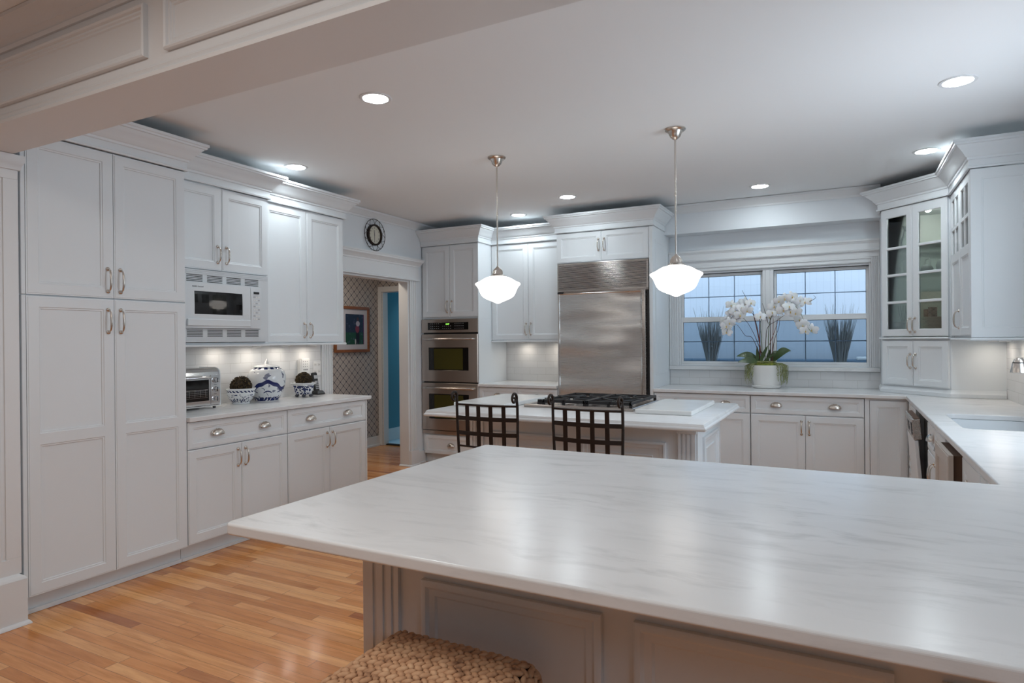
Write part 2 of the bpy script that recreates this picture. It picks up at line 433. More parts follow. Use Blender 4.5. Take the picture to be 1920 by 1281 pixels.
def thing(name, label, cat, loc=(0,0,0), rz=0.0, group=None):
    o = bpy.data.objects.new(name, None); COL.objects.link(o); o.empty_display_size = 0.05
    o.location = loc; o.rotation_euler = (0,0,rz); o['label'] = label; o['category'] = cat
    if group: o['group'] = group
    return o
def tag(o, label, cat, group=None, kind=None):
    o['label'] = label; o['category'] = cat
    if group: o['group'] = group
    if kind: o['kind'] = kind
    return o
def struct(o): o['kind'] = 'structure'; return o
def empty_struct(name, loc=(0,0,0), rz=0.0):
    o = bpy.data.objects.new(name, None); COL.objects.link(o); o.location = loc; o.rotation_euler = (0,0,rz); o['kind'] = 'structure'; return o
def text_mesh(name, body, size, m, parent, loc, rot, depth=0.0004):
    c = bpy.data.curves.new(name, 'FONT'); c.body = body; c.size = size; c.extrude = depth; c.align_x = 'CENTER'; c.align_y = 'CENTER'
    o = bpy.data.objects.new(name + '_src', c); COL.objects.link(o)
    dg = bpy.context.evaluated_depsgraph_get(); me = bpy.data.meshes.new_from_object(o.evaluated_get(dg))
    COL.objects.unlink(o); bpy.data.objects.remove(o)
    me.name = name; me.materials.clear(); me.materials.append(M[m])
    r = bpy.data.objects.new(name, me); COL.objects.link(r); r.parent = parent; r.location = loc; r.rotation_euler = rot
    return r
def copy_tree(o, parent=None):
    c = o.copy(); COL.objects.link(c)
    if parent: c.parent = parent
    for ch in list(o.children): copy_tree(ch, c)
    return c

# ------------------------------------------------------------------ setting: room shell
XL, XR, YB, ZC = -4.25, 1.065, 6.60, 2.70
struct(MB().box(-5.70, 4.0, -3.2, 6.76, -0.10, 0.0).box(-5.70, -4.372, 6.76, 6.80, -0.10, 0.0).build('floor', 'wood_floor'))
struct(MB().box(-5.70, -4.372, 6.801, 9.0, -0.10, 0.004).build('floor', 'bath_tile'))
ceil = struct(MB().box(-4.372, 4.0, -3.2, 6.72, ZC, ZC+0.10).build('ceiling', 'ceiling_paint'))
struct(MB().box(-5.70, -4.374, 2.5, 9.0, 2.46, 2.56).build('ceiling', 'ceiling_paint'))
# left wall with the doorway to the hall
DY0, DY1, DZ = 4.512, 5.718, 2.045
wl = struct(MB().box(XL-0.12, XL, -3.2, DY0, 0, ZC).box(XL-0.12, XL, DY1, YB+0.12, 0, ZC).box(XL-0.12, XL, DY0, DY1, DZ, ZC).build('wall_left', 'wall_paint'))
# back wall with the window opening
WX0, WX1, WZ0, WZ1 = -1.505, 0.215, 1.105, 2.05
wb = struct(MB().box(XL+0.001, WX0, YB, YB+0.12, 0, ZC).box(WX1, XR+0.12, YB, YB+0.12, 0, ZC).box(WX0, WX1, YB, YB+0.12, 0, WZ0).box(WX0, WX1, YB, YB+0.12, WZ1, ZC).build('wall_back', 'wall_paint'))
wr = struct(MB().box(XR, XR+0.12, 4.15, YB-0.001, 0, ZC).box(XR, XR+0.12, 1.655, 2.85, 0, ZC).box(XR, XR+0.12, 2.85, 4.15, 0, 1.12).box(XR, XR+0.12, 2.85, 4.15, 2.28, ZC).build('wall_right', 'wall_paint'))
# soffit over the window
struct(MB().box(-1.600, 0.283, 6.40, YB-0.001, 2.42, ZC-0.001).build('trim_1', 'wall_paint'))
SMALLCROWN = [(0,-0.085),(0.008,-0.085),(0.010,-0.068),(0.022,-0.058),(0.044,-0.026),(0.052,-0.022),(0.054,-0.004),(0,-0.002)]
struct(MB().sweep([(-1.602,6.399),(0.282,6.399)], SMALLCROWN, ZC).build('trim_2', 'trim_white', smooth=30))
struct(MB().sweep([(XL+0.001,1.70),(XL+0.001,YB-0.01)][::-1], [(-o, u) for o, u in SMALLCROWN], ZC).build('trim_3', 'trim_white', smooth=30))
struct(MB().sweep([(XL+0.01,YB-0.001),(-1.602,YB-0.001)], SMALLCROWN, ZC).build('trim_4', 'trim_white', smooth=30))
struct(MB().box(4.001, 4.1, -3.2, 1.66, 0, ZC).box(XR+0.121, 4.1, 1.661, 1.76, 0, ZC).build('wall_east', 'wall_paint'))
struct(MB().box(XL+0.001, 4.0, -3.3, -3.2, 0, ZC-0.001).build('wall_front', 'wall_paint'))
# hall and bath beyond the doorway
struct(MB().box(-5.61, -5.49, 2.5, 6.72, 0, 2.46).build('wall_hall', 'wallpaper_y'))
struct(MB().box(-5.49, -5.43, 6.72, 6.80, 0, 2.46).box(-4.62, -4.372, 6.72, 6.80, 0, 2.46).box(-5.43, -4.62, 6.72, 6.80, 2.04, 2.46).build('wall_hall', 'wallpaper_x'))
struct(MB().box(-5.49, -4.372, 2.42, 2.50, 0, 2.46).build('wall_hall', 'wallpaper_x'))
struct(MB().box(-5.70, -5.60, 6.801, 9.0, 0, 2.46).box(-5.60, -4.38, 8.2, 8.3, 0, 2.46).box(-4.38, -4.30, 6.801, 8.2, 0, 2.46).build('wall_bath', 'blue_paint'))
struct(MB().box(-5.60, -4.382, 8.18, 8.20, 0.005, 0.17).box(-5.60, -5.58, 6.81, 8.18, 0.005, 0.17).build('baseboard_bath', 'trim_white'))
struct(MB().box(-5.488, -5.470, 2.51, 6.70, 0.001, 0.13).box(-5.47, -5.455, 2.51, 6.70, 0.001, 0.025).build('baseboard_hall', 'trim_white'))
# casing and jamb of the bath door
b_ = MB().box(-5.487, -5.43, 6.70, 6.719, 0.001, 2.10).box(-4.62, -4.55, 6.70, 6.719, 0.001, 2.10).box(-5.43, -4.62, 6.70, 6.719, 2.03, 2.10)
b_.box(-5.43, -5.415, 6.719, 6.82, 0.001, 2.04).box(-4.635, -4.62, 6.719, 6.82, 0.001, 2.04).box(-5.415, -4.635, 6.719, 6.82, 2.025, 2.04)
struct(b_.build('door_1', 'trim_white', bevel=0.003))
struct(MB().box(-5.415, -4.635, 6.76, 6.82, 0.004, 0.016).build('trim_5', 'dark_gap'))

# fluted casing pieces
def fluted(mb, x0, x1, z0, z1, yf, depth, nfl=3, face=1):
    """board facing -Y (front at yf) with vertical flutes"""
    mb.box(x0, x1, yf+0.006, yf+depth, z0, z1)
    w = (x1-x0); step = w/(2*nfl+1)
    xs = x0
    for k in range(nfl+1):
        a = x0 + 2*k*step; mb.box(a, a+step, yf, yf+0.0065, z0, z1)
# doorway (kitchen side): casing on X = -4.25 facing +X. local frame rotated +90deg
dw = empty_struct('door_2', (XL, DY0, 0), PI/2)        # local x = world y, local -y = world +x
c = MB(); W_ = DY1-DY0
fluted(c, W_, W_+0.115, 0.17, DZ+0.005, -0.020, 0.019)
fluted(c, -0.135, -0.0, 0.17, DZ+0.005, -0.020, 0.019, 4)
c.box(W_-0.012, W_+0.13, -0.030, -0.001, 0, 0.17); c.box(-0.14, 0.012, -0.030, -0.001, 0, 0.17)
c.sweep([(W_-0.03, 0.12),(W_-0.012,-0.03),(W_+0.13,-0.03),(W_+0.13,-0.001)], [(0,0.0),(0.014,0.0),(0.014,0.006),(0.002,0.02),(0,0.02)], 0.001)
c.build('casing', 'trim_white', dw, bevel=0.002)
h = MB(); h.box(-0.14, W_+0.15, -0.024, -0.001, DZ+0.012, DZ+0.19)
h.sweep([(-0.14,-0.001),(-0.14,-0.024),(W_+0.15,-0.024),(W_+0.15,-0.001)], [(0,0.0),(0.014,0.0),(0.014,0.012),(0,0.018)], DZ)
h.sweep([(-0.14,-0.001),(-0.14,-0.024),(W_+0.15,-0.024),(W_+0.15,-0.001)], [(0,0.150),(0.006,0.152),(0.008,0.168),(0.018,0.176),(0.034,0.20),(0.044,0.206),(0.046,0.222),(0.050,0.226),(0.050,0.24),(0,0.24)], DZ)
h.build('head_casing', 'trim_white', dw, smooth=30)
MB().box(-0.0, 0.02, -0.001, 0.121, 0, DZ).box(W_-0.02, W_, -0.001, 0.121, 0, DZ).box(0.02, W_-0.02, -0.001, 0.121, DZ-0.02, DZ-0.001).build('jamb', 'trim_white', dw)
struct(MB().box(XL+0.001, XL+0.018, DY1+0.13, 5.985, 0.001, 0.14).box(XL+0.018, XL+0.03, DY1+0.13, 5.985, 0.001, 0.022).build('baseboard_left', 'trim_white', bevel=0.002))

# ------------------------------------------------------------------ beam and pilaster in front
BY0, BY1, BZ = 1.41, 1.65, 2.31
beam = struct(MB().box(XL+0.002, 4.0, BY0+0.02, BY1, BZ, ZC-0.001).build('trim_6', 'trim_white'))
fm = MB(); fm.box(XL+0.002, 4.0, BY0+0.004, BY0+0.0199, BZ, ZC-0.001)
px = -4.1
edges = [(-3.45, -2.17), (-2.06, -0.78), (-0.67, 0.61), (0.72, 2.00), (2.11, 3.39)]
for a, b2 in edges:
    fm.panel_rings(a, b2, 2.385, 2.572, [(0, BY0+0.0045),(0, BY0-0.014),(0.005,BY0-0.018),(0.012, BY0-0.014),(0.016,BY0-0.006),(0.024,BY0-0.007),(0.028, BY0-0.002),(0.036,BY0-0.003),(0.040, BY0+0.002),(0.044,BY0+0.0033)])
fm.build('panelling', 'trim_white', beam, smooth=30)
MB().sweep([(XL+0.01,BY0+0.0041),(3.99,BY0+0.0041)], [(0,0),(0.0,-0.0),(0.014,0.0),(0.016,0.012),(0.006,0.020),(0.012,0.032),(0.002,0.045),(0,0.045)], BZ).build('bead', 'trim_white', beam, smooth=30)
MB().sweep([(XL+0.01,BY0+0.0041),(3.99,BY0+0.0041)], [(0,-0.092),(0.010,-0.092),(0.014,-0.076),(0.008,-0.072),(0.020,-0.060),(0.028,-0.056),(0.030,-0.048),(0.050,-0.026),(0.076,-0.016),(0.086,-0.014),(0.088,-0.002),(0,-0.002)], ZC).build('crown_moulding', 'trim_white', beam, smooth=30)
PX = -3.615
pil = empty_struct('trim_7', (PX, 1.395, 0), PI/2)   # faces +X, local x = world y
pm = MB(); PW = 0.285
pm.box(0.0, PW, 0.006, 0.45, 0.25, BZ-0.001)
pm.box(0, PW, 0.0, 0.0065, 0.25, 0.33).box(0, PW, 0.0, 0.0065, BZ-0.12, BZ-0.001)
for a, b2 in ((0, 0.05), (0.07, 0.10), (0.12, 0.15), (0.17, 0.20), (0.22, PW)): pm.box(a, b2, 0.0, 0.0065, 0.33, BZ-0.12)
pm.build('shaft', 'trim_white', pil, bevel=0.0015)
MB().sweep([(-0.001,0.2),(-0.001,-0.001),(PW+0.001,-0.001),(PW+0.001,0.2)], [(0,-0.075),(0.008,-0.073),(0.012,-0.05),(0.022,-0.03),(0.024,-0.002),(0,-0.002)], BZ).build('capital', 'trim_white', pil, smooth=30)
MB().box(-0.03, PW+0.012, -0.028, 0.45, 0.001, 0.225).sweep([(-0.029,0.2),(-0.029,-0.027),(PW+0.011,-0.027),(PW+0.011,0.2)], [(-0.004,0.2255),(0,0.2255),(-0.004,0.236),(-0.010,0.242),(-0.026,0.252),(-0.028,0.252),(-0.028,0.2255)], 0.0).sweep([(-0.03,0.2),(-0.03,-0.028),(PW+0.012,-0.028),(PW+0.012,0.1)], [(0.0002,0.001),(0.014,0.001),(0.013,0.008),(0.004,0.02),(0.0002,0.02)], 0.0).build('plinth', 'trim_white', pil, smooth=30)
# ------------------------------------------------------------------ cabinet parts
T = 0.02
def door_mesh(x0, x1, z0, z1, cells, t=T, rim=True, raised=False):
    """door/drawer front: slab facing -Y from y=0 to y=-t with recessed cells"""
    mb = MB(); i0 = 0.0075 if rim else 0.002; gl = any(len(c) > 4 for c in cells)
    mb.panel_rings(x0, x1, z0, z1, [(0,0),(0,-t+0.0025),(0.006,-t+0.0025),(i0,-t)] , back=not gl)
    mb.f.pop()  # remove the closing face, it is rebuilt around the cells
    X = sorted(set([x0+i0, x1-i0] + [c[0] for c in cells] + [c[1] for c in cells]))
    Z = sorted(set([z0+i0, z1-i0] + [c[2] for c in cells] + [c[3] for c in cells]))
    for i in range(len(X)-1):
        for j in range(len(Z)-1):
            cx, cz = (X[i]+X[i+1])/2, (Z[j]+Z[j+1])/2
            if any(c[0] < cx < c[1] and c[2] < cz < c[3] for c in cells): continue
            mb.add([(X[i],-t,Z[j]),(X[i+1],-t,Z[j]),(X[i+1],-t,Z[j+1]),(X[i],-t,Z[j+1])], [(0,1,2,3)])
    if gl:      # open back behind the glazed cells
        X[0], X[-1], Z[0], Z[-1] = x0, x1, z0, z1
        for i in range(len(X)-1):
            for j in range(len(Z)-1):
                cx, cz = (X[i]+X[i+1])/2, (Z[j]+Z[j+1])/2
                if any(len(c) > 4 and c[0] < cx < c[1] and c[2] < cz < c[3] for c in cells): continue
                mb.add([(X[i],0,Z[j]),(X[i+1],0,Z[j]),(X[i+1],0,Z[j+1]),(X[i],0,Z[j+1])], [(3,2,1,0)])
    for c in cells:
        if len(c) > 4 and c[4] == 'glass':
            mb.panel_rings(c[0], c[1], c[2], c[3], [(0,-t),(0.004,-t+0.005),(0.004,-0.003),(0,0)]); mb.f.pop()
        else:
            mb.panel_rings(c[0], c[1], c[2], c[3], [(0,-t),(0.0035,-t+0.0035),(0.010,-t+0.0042),(0.0125,-t+0.009),(0.017,-t+0.0095)])
    return mb
def pull(parent, x, z, L=0.125, t=T):
    mb = MB()
    for s in (-1, 1):
        mb.lathe([(0.0, -t-0.010),(0.007,-t-0.009),(0.0115,-t-0.005),(0.011,-t)], (x,0,z+s*L/2), 12, 'y')
    pts = [(x,-t-0.006,z+L/2),(x,-t-0.016,z+L/2-0.003),(x,-t-0.025,z+L/2-0.012),(x,-t-0.031,z+L/4),(x,-t-0.033,z),(x,-t-0.031,z-L/4),(x,-t-0.025,z-L/2+0.012),(x,-t-0.016,z-L/2+0.003),(x,-t-0.006,z-L/2)]
    mb.tube(pts, [0.004,0.0038,0.0045,0.0058,0.0062,0.0058,0.0045,0.0038,0.004], 8)
    return mb.build('handle', 'nickel', parent, smooth=60)
def cup(parent, x, z, w=0.092, t=T):
    a, hgt, d = w/2, 0.036, 0.026; nu, nv = 16, 7; vs = []; fs = []
    for i in range(nu+1):
        th = PI*i/nu; xx = -a*math.cos(th); s_ = max(math.sin(th), 0.02)**0.75
        sc = 1 + 0.05*math.cos(th*14)
        for j in range(nv+1):
            ph = PI/2*j/nv
            vs.append((x+xx, -t-0.001-d*s_*math.sin(ph)*sc, z-0.012+hgt*s_*math.cos(ph)*sc))
    for i in range(nu):
        for j in range(nv): k = i*(nv+1)+j; fs.append((k, k+1, k+nv+2, k+nv+1))
    mb = MB().add(vs, fs)
    mb.tube([vs[i*(nv+1)+nv] for i in range(nu+1)], 0.0016, 6)
    mb.tube([vs[i*(nv+1)] for i in range(nu+1)], 0.0018, 6)
    return mb.build('cup_handle', 'nickel', parent, smooth=50)
def door(cab, x0, x1, z0, z1, sw=0.056, split=None, hx=None, hz=None, hl=0.125, name='door', mt='cabinet_white'):
    g = 0.0016
    X0, X1, Z0, Z1 = x0+g, x1-g, z0+g, z1-g
    cells = [(X0+sw, X1-sw, Z0+sw, Z1-sw)]
    if split: cells = [(X0+sw, X1-sw, Z0+sw, split-sw/2), (X0+sw, X1-sw, split+sw/2, Z1-sw)]
    o = door_mesh(X0, X1, Z0, Z1, cells).build(name, mt, cab, smooth=30)
    if hx is not None: pull(o, hx, hz, hl)
    return o
def drawer(cab, x0, x1, z0, z1, hxs, sw=0.034, zc=None):
    g = 0.0016
    o = door_mesh(x0+g, x1-g, z0+g, z1-g, [(x0+g+sw, x1-g-sw, z0+g+sw, z1-g-sw)]).build('drawer', 'cabinet_white', cab, smooth=30)
    for hx in hxs: cup(o, hx, (z0+z1)/2 if zc is None else zc)
    return o
CROWN = [(0,0),(0.016,0),(0.018,0.010),(0.010,0.014),(0.010,0.052),(0.018,0.056),(0.020,0.068),(0.030,0.074),(0.040,0.092),(0.062,0.118),(0.076,0.132),(0.080,0.140),(0.092,0.142),(0.094,0.152),(0.102,0.156),(0.102,0.172),(0,0.172)]
def crown(cab, path, z, prof=CROWN):
    return MB().sweep(path, prof, z).build('crown_moulding', 'cabinet_white', cab, smooth=30)
def body(cab, w, d, z0, z1, toe=True, y0=0.001):
    mb = MB().box(0.0005, w-0.0005, y0, d, z0+(0.11 if toe else 0), z1)
    o = mb.build('body', 'cabinet_white', cab)
    if toe:
        MB().box(0.0005, w-0.0005, 0.055, d, 0.001, 0.1095).box(0.0005, w-0.0005, 0.040, 0.055, 0.001, 0.022).build('toe_kick', 'cabinet_white', cab, bevel=0.002)
    return o

# ---- left wall run (local x = world y, local -y = world +x); door faces reach X = -3.64
FX = -3.66                       # carcass front plane
D_ = FX-(XL)-0.002               # depth to wall
# tall pantry
cab = thing('pantry_cabinet', 'tallest white pantry cabinet with four doors beside the fluted pillar', 'cabinet', (FX, 1.700, 0), PI/2)
Wp = 2.600-1.700-0.0005
MB().box(0.0005, Wp, 0.001, D_, 0.11, 2.45).build('body', 'cabinet_white', cab)
MB().box(0.0005, Wp, 0.055, D_, 0.001, 0.1095).box(0.0005, Wp, 0.040, 0.055, 0.001, 0.024).build('toe_kick', 'cabinet_white', cab, bevel=0.002)
s0, sm, s1 = 0.022, 0.459, 0.8985
door(cab, s0, sm, 1.632, 2.446, hx=sm-0.035, hz=1.732)
door(cab, sm, s1, 1.632, 2.446, hx=sm+0.035, hz=1.732)
door(cab, s0, sm, 0.105, 1.628, split=0.895, hx=sm-0.035, hz=1.505)
door(cab, sm, s1, 0.105, 1.628, split=0.895, hx=sm+0.035, hz=1.505)
MB().box(0.0005, s0-0.001, -T, 0.0005, 0.105, 1.629).box(0.0005, s0-0.001, -T, 0.0005, 1.632, 2.446).build('filler_strip', 'cabinet_white', cab, bevel=0.003)
crown(cab, [(0.001,-T),(Wp,-T),(Wp,D_-0.06)], 2.45)
# microwave cabinet
X2 = -3.84; d2 = X2-XL-0.002
cab = thing('microwave_cabinet', 'white wall cabinet with two short doors above the built-in microwave', 'cabinet', (X2, 2.601, 0), PI/2)
W2 = 0.808
MB().box(0.0005, W2, 0.001, d2, 1.872, 2.45).box(0.0005, 0.018, 0.001, d2, 1.362, 1.8715).box(W2-0.018, W2, 0.001, d2, 1.362, 1.8715).box(0.018, W2-0.018, 0.001, d2, 1.362, 1.380).box(0.018, W2-0.018, d2-0.01, d2, 1.380, 1.8715).build('body', 'cabinet_white', cab)
door(cab, 0.003, W2/2, 1.874, 2.446, hx=W2/2-0.035, hz=1.985, hl=0.11)
door(cab, W2/2, W2-0.003, 1.874, 2.446, hx=W2/2+0.035, hz=1.985, hl=0.11)
crown(cab, [(0.001,-T),(W2,-T),(W2,d2-0.06)], 2.45)
MB().box(0.0005, W2, -0.028, 0.001, 1.352, 1.366).build('light_rail', 'cabinet_white', cab, bevel=0.003)
# upper cabinet with tall doors
X3 = -3.90; d3 = X3-XL-0.002
cab = thing('upper_cabinet', 'white wall cabinet with two tall doors between the microwave and the clock', 'cabinet', (X3, 3.4105, 0), PI/2)
W3 = 0.880
MB().box(0.0005, W3, 0.001, d3, 1.372, 2.45).build('body', 'cabinet_white', cab)
door(cab, 0.003, W3/2, 1.374, 2.446, hx=W3/2-0.033, hz=1.475, hl=0.11)
door(cab, W3/2, W3-0.010, 1.374, 2.446, hx=W3/2+0.033, hz=1.475, hl=0.11)
crown(cab, [(0.0,-T),(W3,-T),(W3,d3-0.06)], 2.45)
MB().box(0.0005, W3+0.012, -0.030, d3, 1.354, 1.3715).build('light_rail', 'cabinet_white', cab, bevel=0.004)
# base cabinets
for k, (ya, yb) in enumerate(((2.601, 3.409), (3.410, 4.291))):
    cab = thing('base_cabinet', ['white base cabinet under the toaster oven, next to the tall pantry', 'white base cabinet under the right-hand planter, at the doorway end of the counter'][k], 'cabinet', (FX, ya, 0), PI/2, 'base cabinets on the left wall')
    w = yb-ya-0.0005; xr = w if k == 0 else w-0.016
    body(cab, w, D_-0.006, 0, 0.883)
    drawer(cab, 0.002, xr, 0.709, 0.880, (xr*0.27, xr*0.745))
    door(cab, 0.002, xr/2, 0.112, 0.706, hx=xr/2-0.030, hz=0.607, hl=0.11); door(cab, xr/2, xr, 0.112, 0.706, hx=xr/2+0.030, hz=0.607, hl=0.11)
    if k: MB().box(xr+0.001, w, -T, 0.0005, 0.112, 0.883).build('filler_strip', 'cabinet_white', cab, bevel=0.002)
o = MB().box(XL+0.010, -3.615, 2.6015, 4.325, 0.884, 0.914).build('countertop', 'marble_side', bevel=0.005, seg=3)
tag(o, 'white marble countertop with grey veins along the left wall, holding the toaster oven', 'countertop')
# tile behind it, part of the wall
MB().box(XL, XL+0.009, 2.6015, 4.368, 0.915, 1.45).build('tile_backsplash', 'tile_y', wl)

# ---- built-in microwave
mw = thing('microwave', 'white built-in microwave oven with louvred trim frame on the left wall', 'microwave', (X2, 2.620, 0), PI/2)
Wm = W2-0.038
TF = MB(); z0, z1 = 1.383, 1.868
yf = -0.030
ml, mr, mb0, mb1 = 0.075, 0.690, 1.478, 1.778      # opening for the oven front
def slots(mb, za, zb):
    nrow = 5; xs = [(0.105,0.225),(0.258,0.378),(0.411,0.531),(0.564,0.684)]
    X = sorted(set([0.0, Wm] + [q for s in xs for q in s])); rh = (zb-za)/nrow
    Z = [za] + [q for r in range(nrow) for q in (za+rh*r+rh*0.26, za+rh*r+rh*0.74)] + [zb]
    for i in range(len(X)-1):
        for j in range(len(Z)-1):
            cx, cz = (X[i]+X[i+1])/2, (Z[j]+Z[j+1])/2
            hole = any(a < cx < b for a, b in xs) and j % 2 == 1
            if hole:
                mb.add([(X[i],yf,Z[j]),(X[i+1],yf,Z[j]),(X[i+1],yf,Z[j+1]),(X[i],yf,Z[j+1]),(X[i],yf+0.006,Z[j]),(X[i+1],yf+0.006,Z[j]),(X[i+1],yf+0.006,Z[j+1]),(X[i],yf+0.006,Z[j+1])],[(0,1,5,4),(1,2,6,5),(2,3,7,6),(3,0,4,7)])
            else:
                mb.add([(X[i],yf,Z[j]),(X[i+1],yf,Z[j]),(X[i+1],yf,Z[j+1]),(X[i],yf,Z[j+1])],[(0,1,2,3)])
slots(TF, 1.785, 1.836); slots(TF, 1.418, 1.469)
for za, zb in ((1.836, z1), (z0, 1.418)):
    n = 3; h = (zb-za)/n
    for q in range(n): TF.box(0, Wm, yf-0.0015, yf+0.004, za+q*h+0.0012, za+(q+1)*h-0.0012)
    TF.box(0, Wm, yf+0.003, yf+0.006, za, zb)
TF.box(0, ml, yf, yf+0.006, 1.469, 1.785).box(mr+0.006, Wm, yf, yf+0.006, 1.469, 1.785).box(ml, mr+0.006, yf, yf+0.006, 1.469, 1.476).box(ml, mr+0.006, yf, yf+0.006, 1.780, 1.785)
TF.box(0, 0.004, yf+0.006, -0.001, z0, z1).box(Wm-0.004, Wm, yf+0.006, -0.001, z0, z1).box(0.004, Wm-0.004, yf+0.006, -0.001, z1-0.004, z1).box(0.004, Wm-0.004, yf+0.006, -0.001, z0, z0+0.004)
TF.build('trim_frame', 'appliance_white', mw)
MB().box(0.006, Wm-0.006, -0.018, -0.012, z0+0.006, z1-0.006).build('vent_back', 'black_plastic', mw)
MB().box(ml-0.012, mr, -0.040, -0.031, mb0-0.001, mb1+0.001).build('body', 'black_plastic', mw)
# oven door with window opening, gently bowed
dm = MB(); dx0, dx1 = ml-0.002, 0.585; wx0, wx1, wz0, wz1 = 0.140, 0.512, 1.570, 1.722
def bow(xx, zz):
    a = (xx-dx0)/(mr-dx0)*2-1; c_ = (zz-mb0)/(mb1-mb0)*2-1
    return -0.052 - 0.013*(1-a*a) - 0.006*(1-c_*c_)
def bowgrid(mb, x0, x1, z0, z1, nx, nz, hole=None, off=0.0):
    for i in range(nx):
        for j in range(nz):
            xa, xb = x0+(x1-x0)*i/nx, x0+(x1-x0)*(i+1)/nx; za, zb = z0+(z1-z0)*j/nz, z0+(z1-z0)*(j+1)/nz
            mb.add([(xa,bow(xa,za)+off,za),(xb,bow(xb,za)+off,za),(xb,bow(xb,zb)+off,zb),(xa,bow(xa,zb)+off,zb)],[(0,1,2,3)])
for (a, b2, c_, d_) in ((dx0, wx0, mb0, mb1), (wx1, dx1, mb0, mb1), (wx0, wx1, mb0, wz0), (wx0, wx1, wz1, mb1)): bowgrid(dm, a, b2, c_, d_, 6, 6)
dm.box(dx0, dx1, -0.050, -0.041, mb0, mb1)
for (a, b2) in (((dx0,mb0),(dx1,mb0)),((dx1,mb0),(dx1,mb1)),((dx1,mb1),(dx0,mb1)),((dx0,mb1),(dx0,mb0))):
    n = 8
    for q in range(n):
        p = [a[0]+(b2[0]-a[0])*q/n, a[1]+(b2[1]-a[1])*q/n]; r = [a[0]+(b2[0]-a[0])*(q+1)/n, a[1]+(b2[1]-a[1])*(q+1)/n]
        dm.add([(p[0],-0.045,p[1]),(r[0],-0.045,r[1]),(r[0],bow(*r),r[1]),(p[0],bow(*p),p[1])],[(0,1,2,3)])
mdoor = dm.build('door', 'appliance_white', mw, smooth=40)
wm = MB(); bowgrid(wm, wx0, wx1, wz0, wz1, 14, 8, off=0.002); wm.build('window', 'black_gloss', mdoor, smooth=80)
hm = MB().box(dx0+0.012, dx1-0.004, bow(0.3,1.53)-0.004, bow(0.3,1.53)+0.010, 1.492, 1.538); hm.build('handle', 'appliance_white', mdoor, bevel=0.004)
text_mesh('brand_text', 'SHARP  Carousel', 0.0115, 'ink', mdoor, (0.165, bow(0.205,1.752)-0.0006, 1.752), (PI/2, 0, 0))
cpn = MB(); bowgrid(cpn, 0.588, mr, mb0, mb1, 5, 6); cpn.box(0.588, mr, -0.052, -0.041, mb0+0.001, mb1-0.001)
cpo = cpn.build('control_panel', 'appliance_white', mw, smooth=40)
MB().box(0.615, 0.662, -0.064, -0.058, 1.728, 1.744).build('display', 'black_plastic', cpo)
for r in range(8):
    for q in range(3):
        xx, zz = 0.611+q*0.021, 1.708-r*0.0225; yb_ = bow(xx,zz)
        MB().box(xx, xx+0.015, yb_-0.0010, yb_+0.004, zz-0.007, zz+0.002).build('button', 'panel_ink' if (r+q) % 3 == 0 else 'outlet_plastic', cpo)
# ------------------------------------------------------------------ back wall run, door faces reach Y = 5.95
FY = 5.97; DB = YB-FY-0.012
# oven cabinet
cab = thing('oven_cabinet', 'tall white cabinet with the double oven built in, in the back left corner', 'cabinet', (XL+0.004, FY, 0))
Wo = 0.746; xa, xb = 0.012, 0.742
MB().box(0.0005, Wo, 0.001, DB, 1.622, 2.44).box(0.0005, Wo, 0.001, DB, 0.11, 0.336).box(0.0005, 0.012, 0.001, DB, 0.3365, 1.6215).box(Wo-0.010, Wo, 0.001, DB, 0.3365, 1.6215).box(0.0125, Wo-0.0105, DB-0.01, DB, 0.3365, 1.6215).build('body', 'cabinet_white', cab)
MB().box(0.0005, Wo, 0.055, DB, 0.001, 0.1095).build('toe_kick', 'cabinet_white', cab)
door(cab, xa, (xa+xb)/2, 1.640, 2.436, hx=(xa+xb)/2-0.030, hz=1.755, hl=0.12); door(cab, (xa+xb)/2, xb, 1.640, 2.436, hx=(xa+xb)/2+0.030, hz=1.755, hl=0.12)
drawer(cab, 0.030, 0.730, 0.115, 0.325, (0.38,))
MB().box(Wo-0.006, Wo, -T, 0.0005, 0.11, 2.44).build('end_panel', 'cabinet_white', cab)
crown(cab, [(0.001,-T),(Wo,-T),(Wo,0.265)], 2.44)
# double oven
ov = thing('double_oven', 'stainless steel double wall oven with black glass windows and green clock display', 'oven', (XL+0.004, FY, 0))
ox0, ox1 = 0.0128, 0.7352
MB().box(ox0, ox1, 0.002, 0.55, 0.338, 1.620).build('body', 'black_plastic', ov)
pn = MB().box(ox0-0.006, ox1+0.006, -0.030, -0.021, 1.470, 1.618).build('control_panel', 'stainless_dark', ov, bevel=0.003)
MB().box(ox0+0.08, ox1-0.11, -0.0325, -0.0305, 1.500, 1.582).build('glass_panel', 'black_gloss', pn, bevel=0.001)
text_mesh('clock_digits', '12:37', 0.022, 'digits', pn, (0.355, -0.0332, 1.562), (PI/2,0,0))
for (bx, nb) in ((0.130, 5), (0.45, 5), (0.29, 5)):
    for r in range(3):
        if bx == 0.29 and r == 0: continue
        for q in range(nb): MB().box(bx+q*0.026, bx+q*0.026+0.009, -0.0332, -0.0322, 1.566-r*0.026, 1.571-r*0.026).build('button_mark', 'panel_ink', pn)
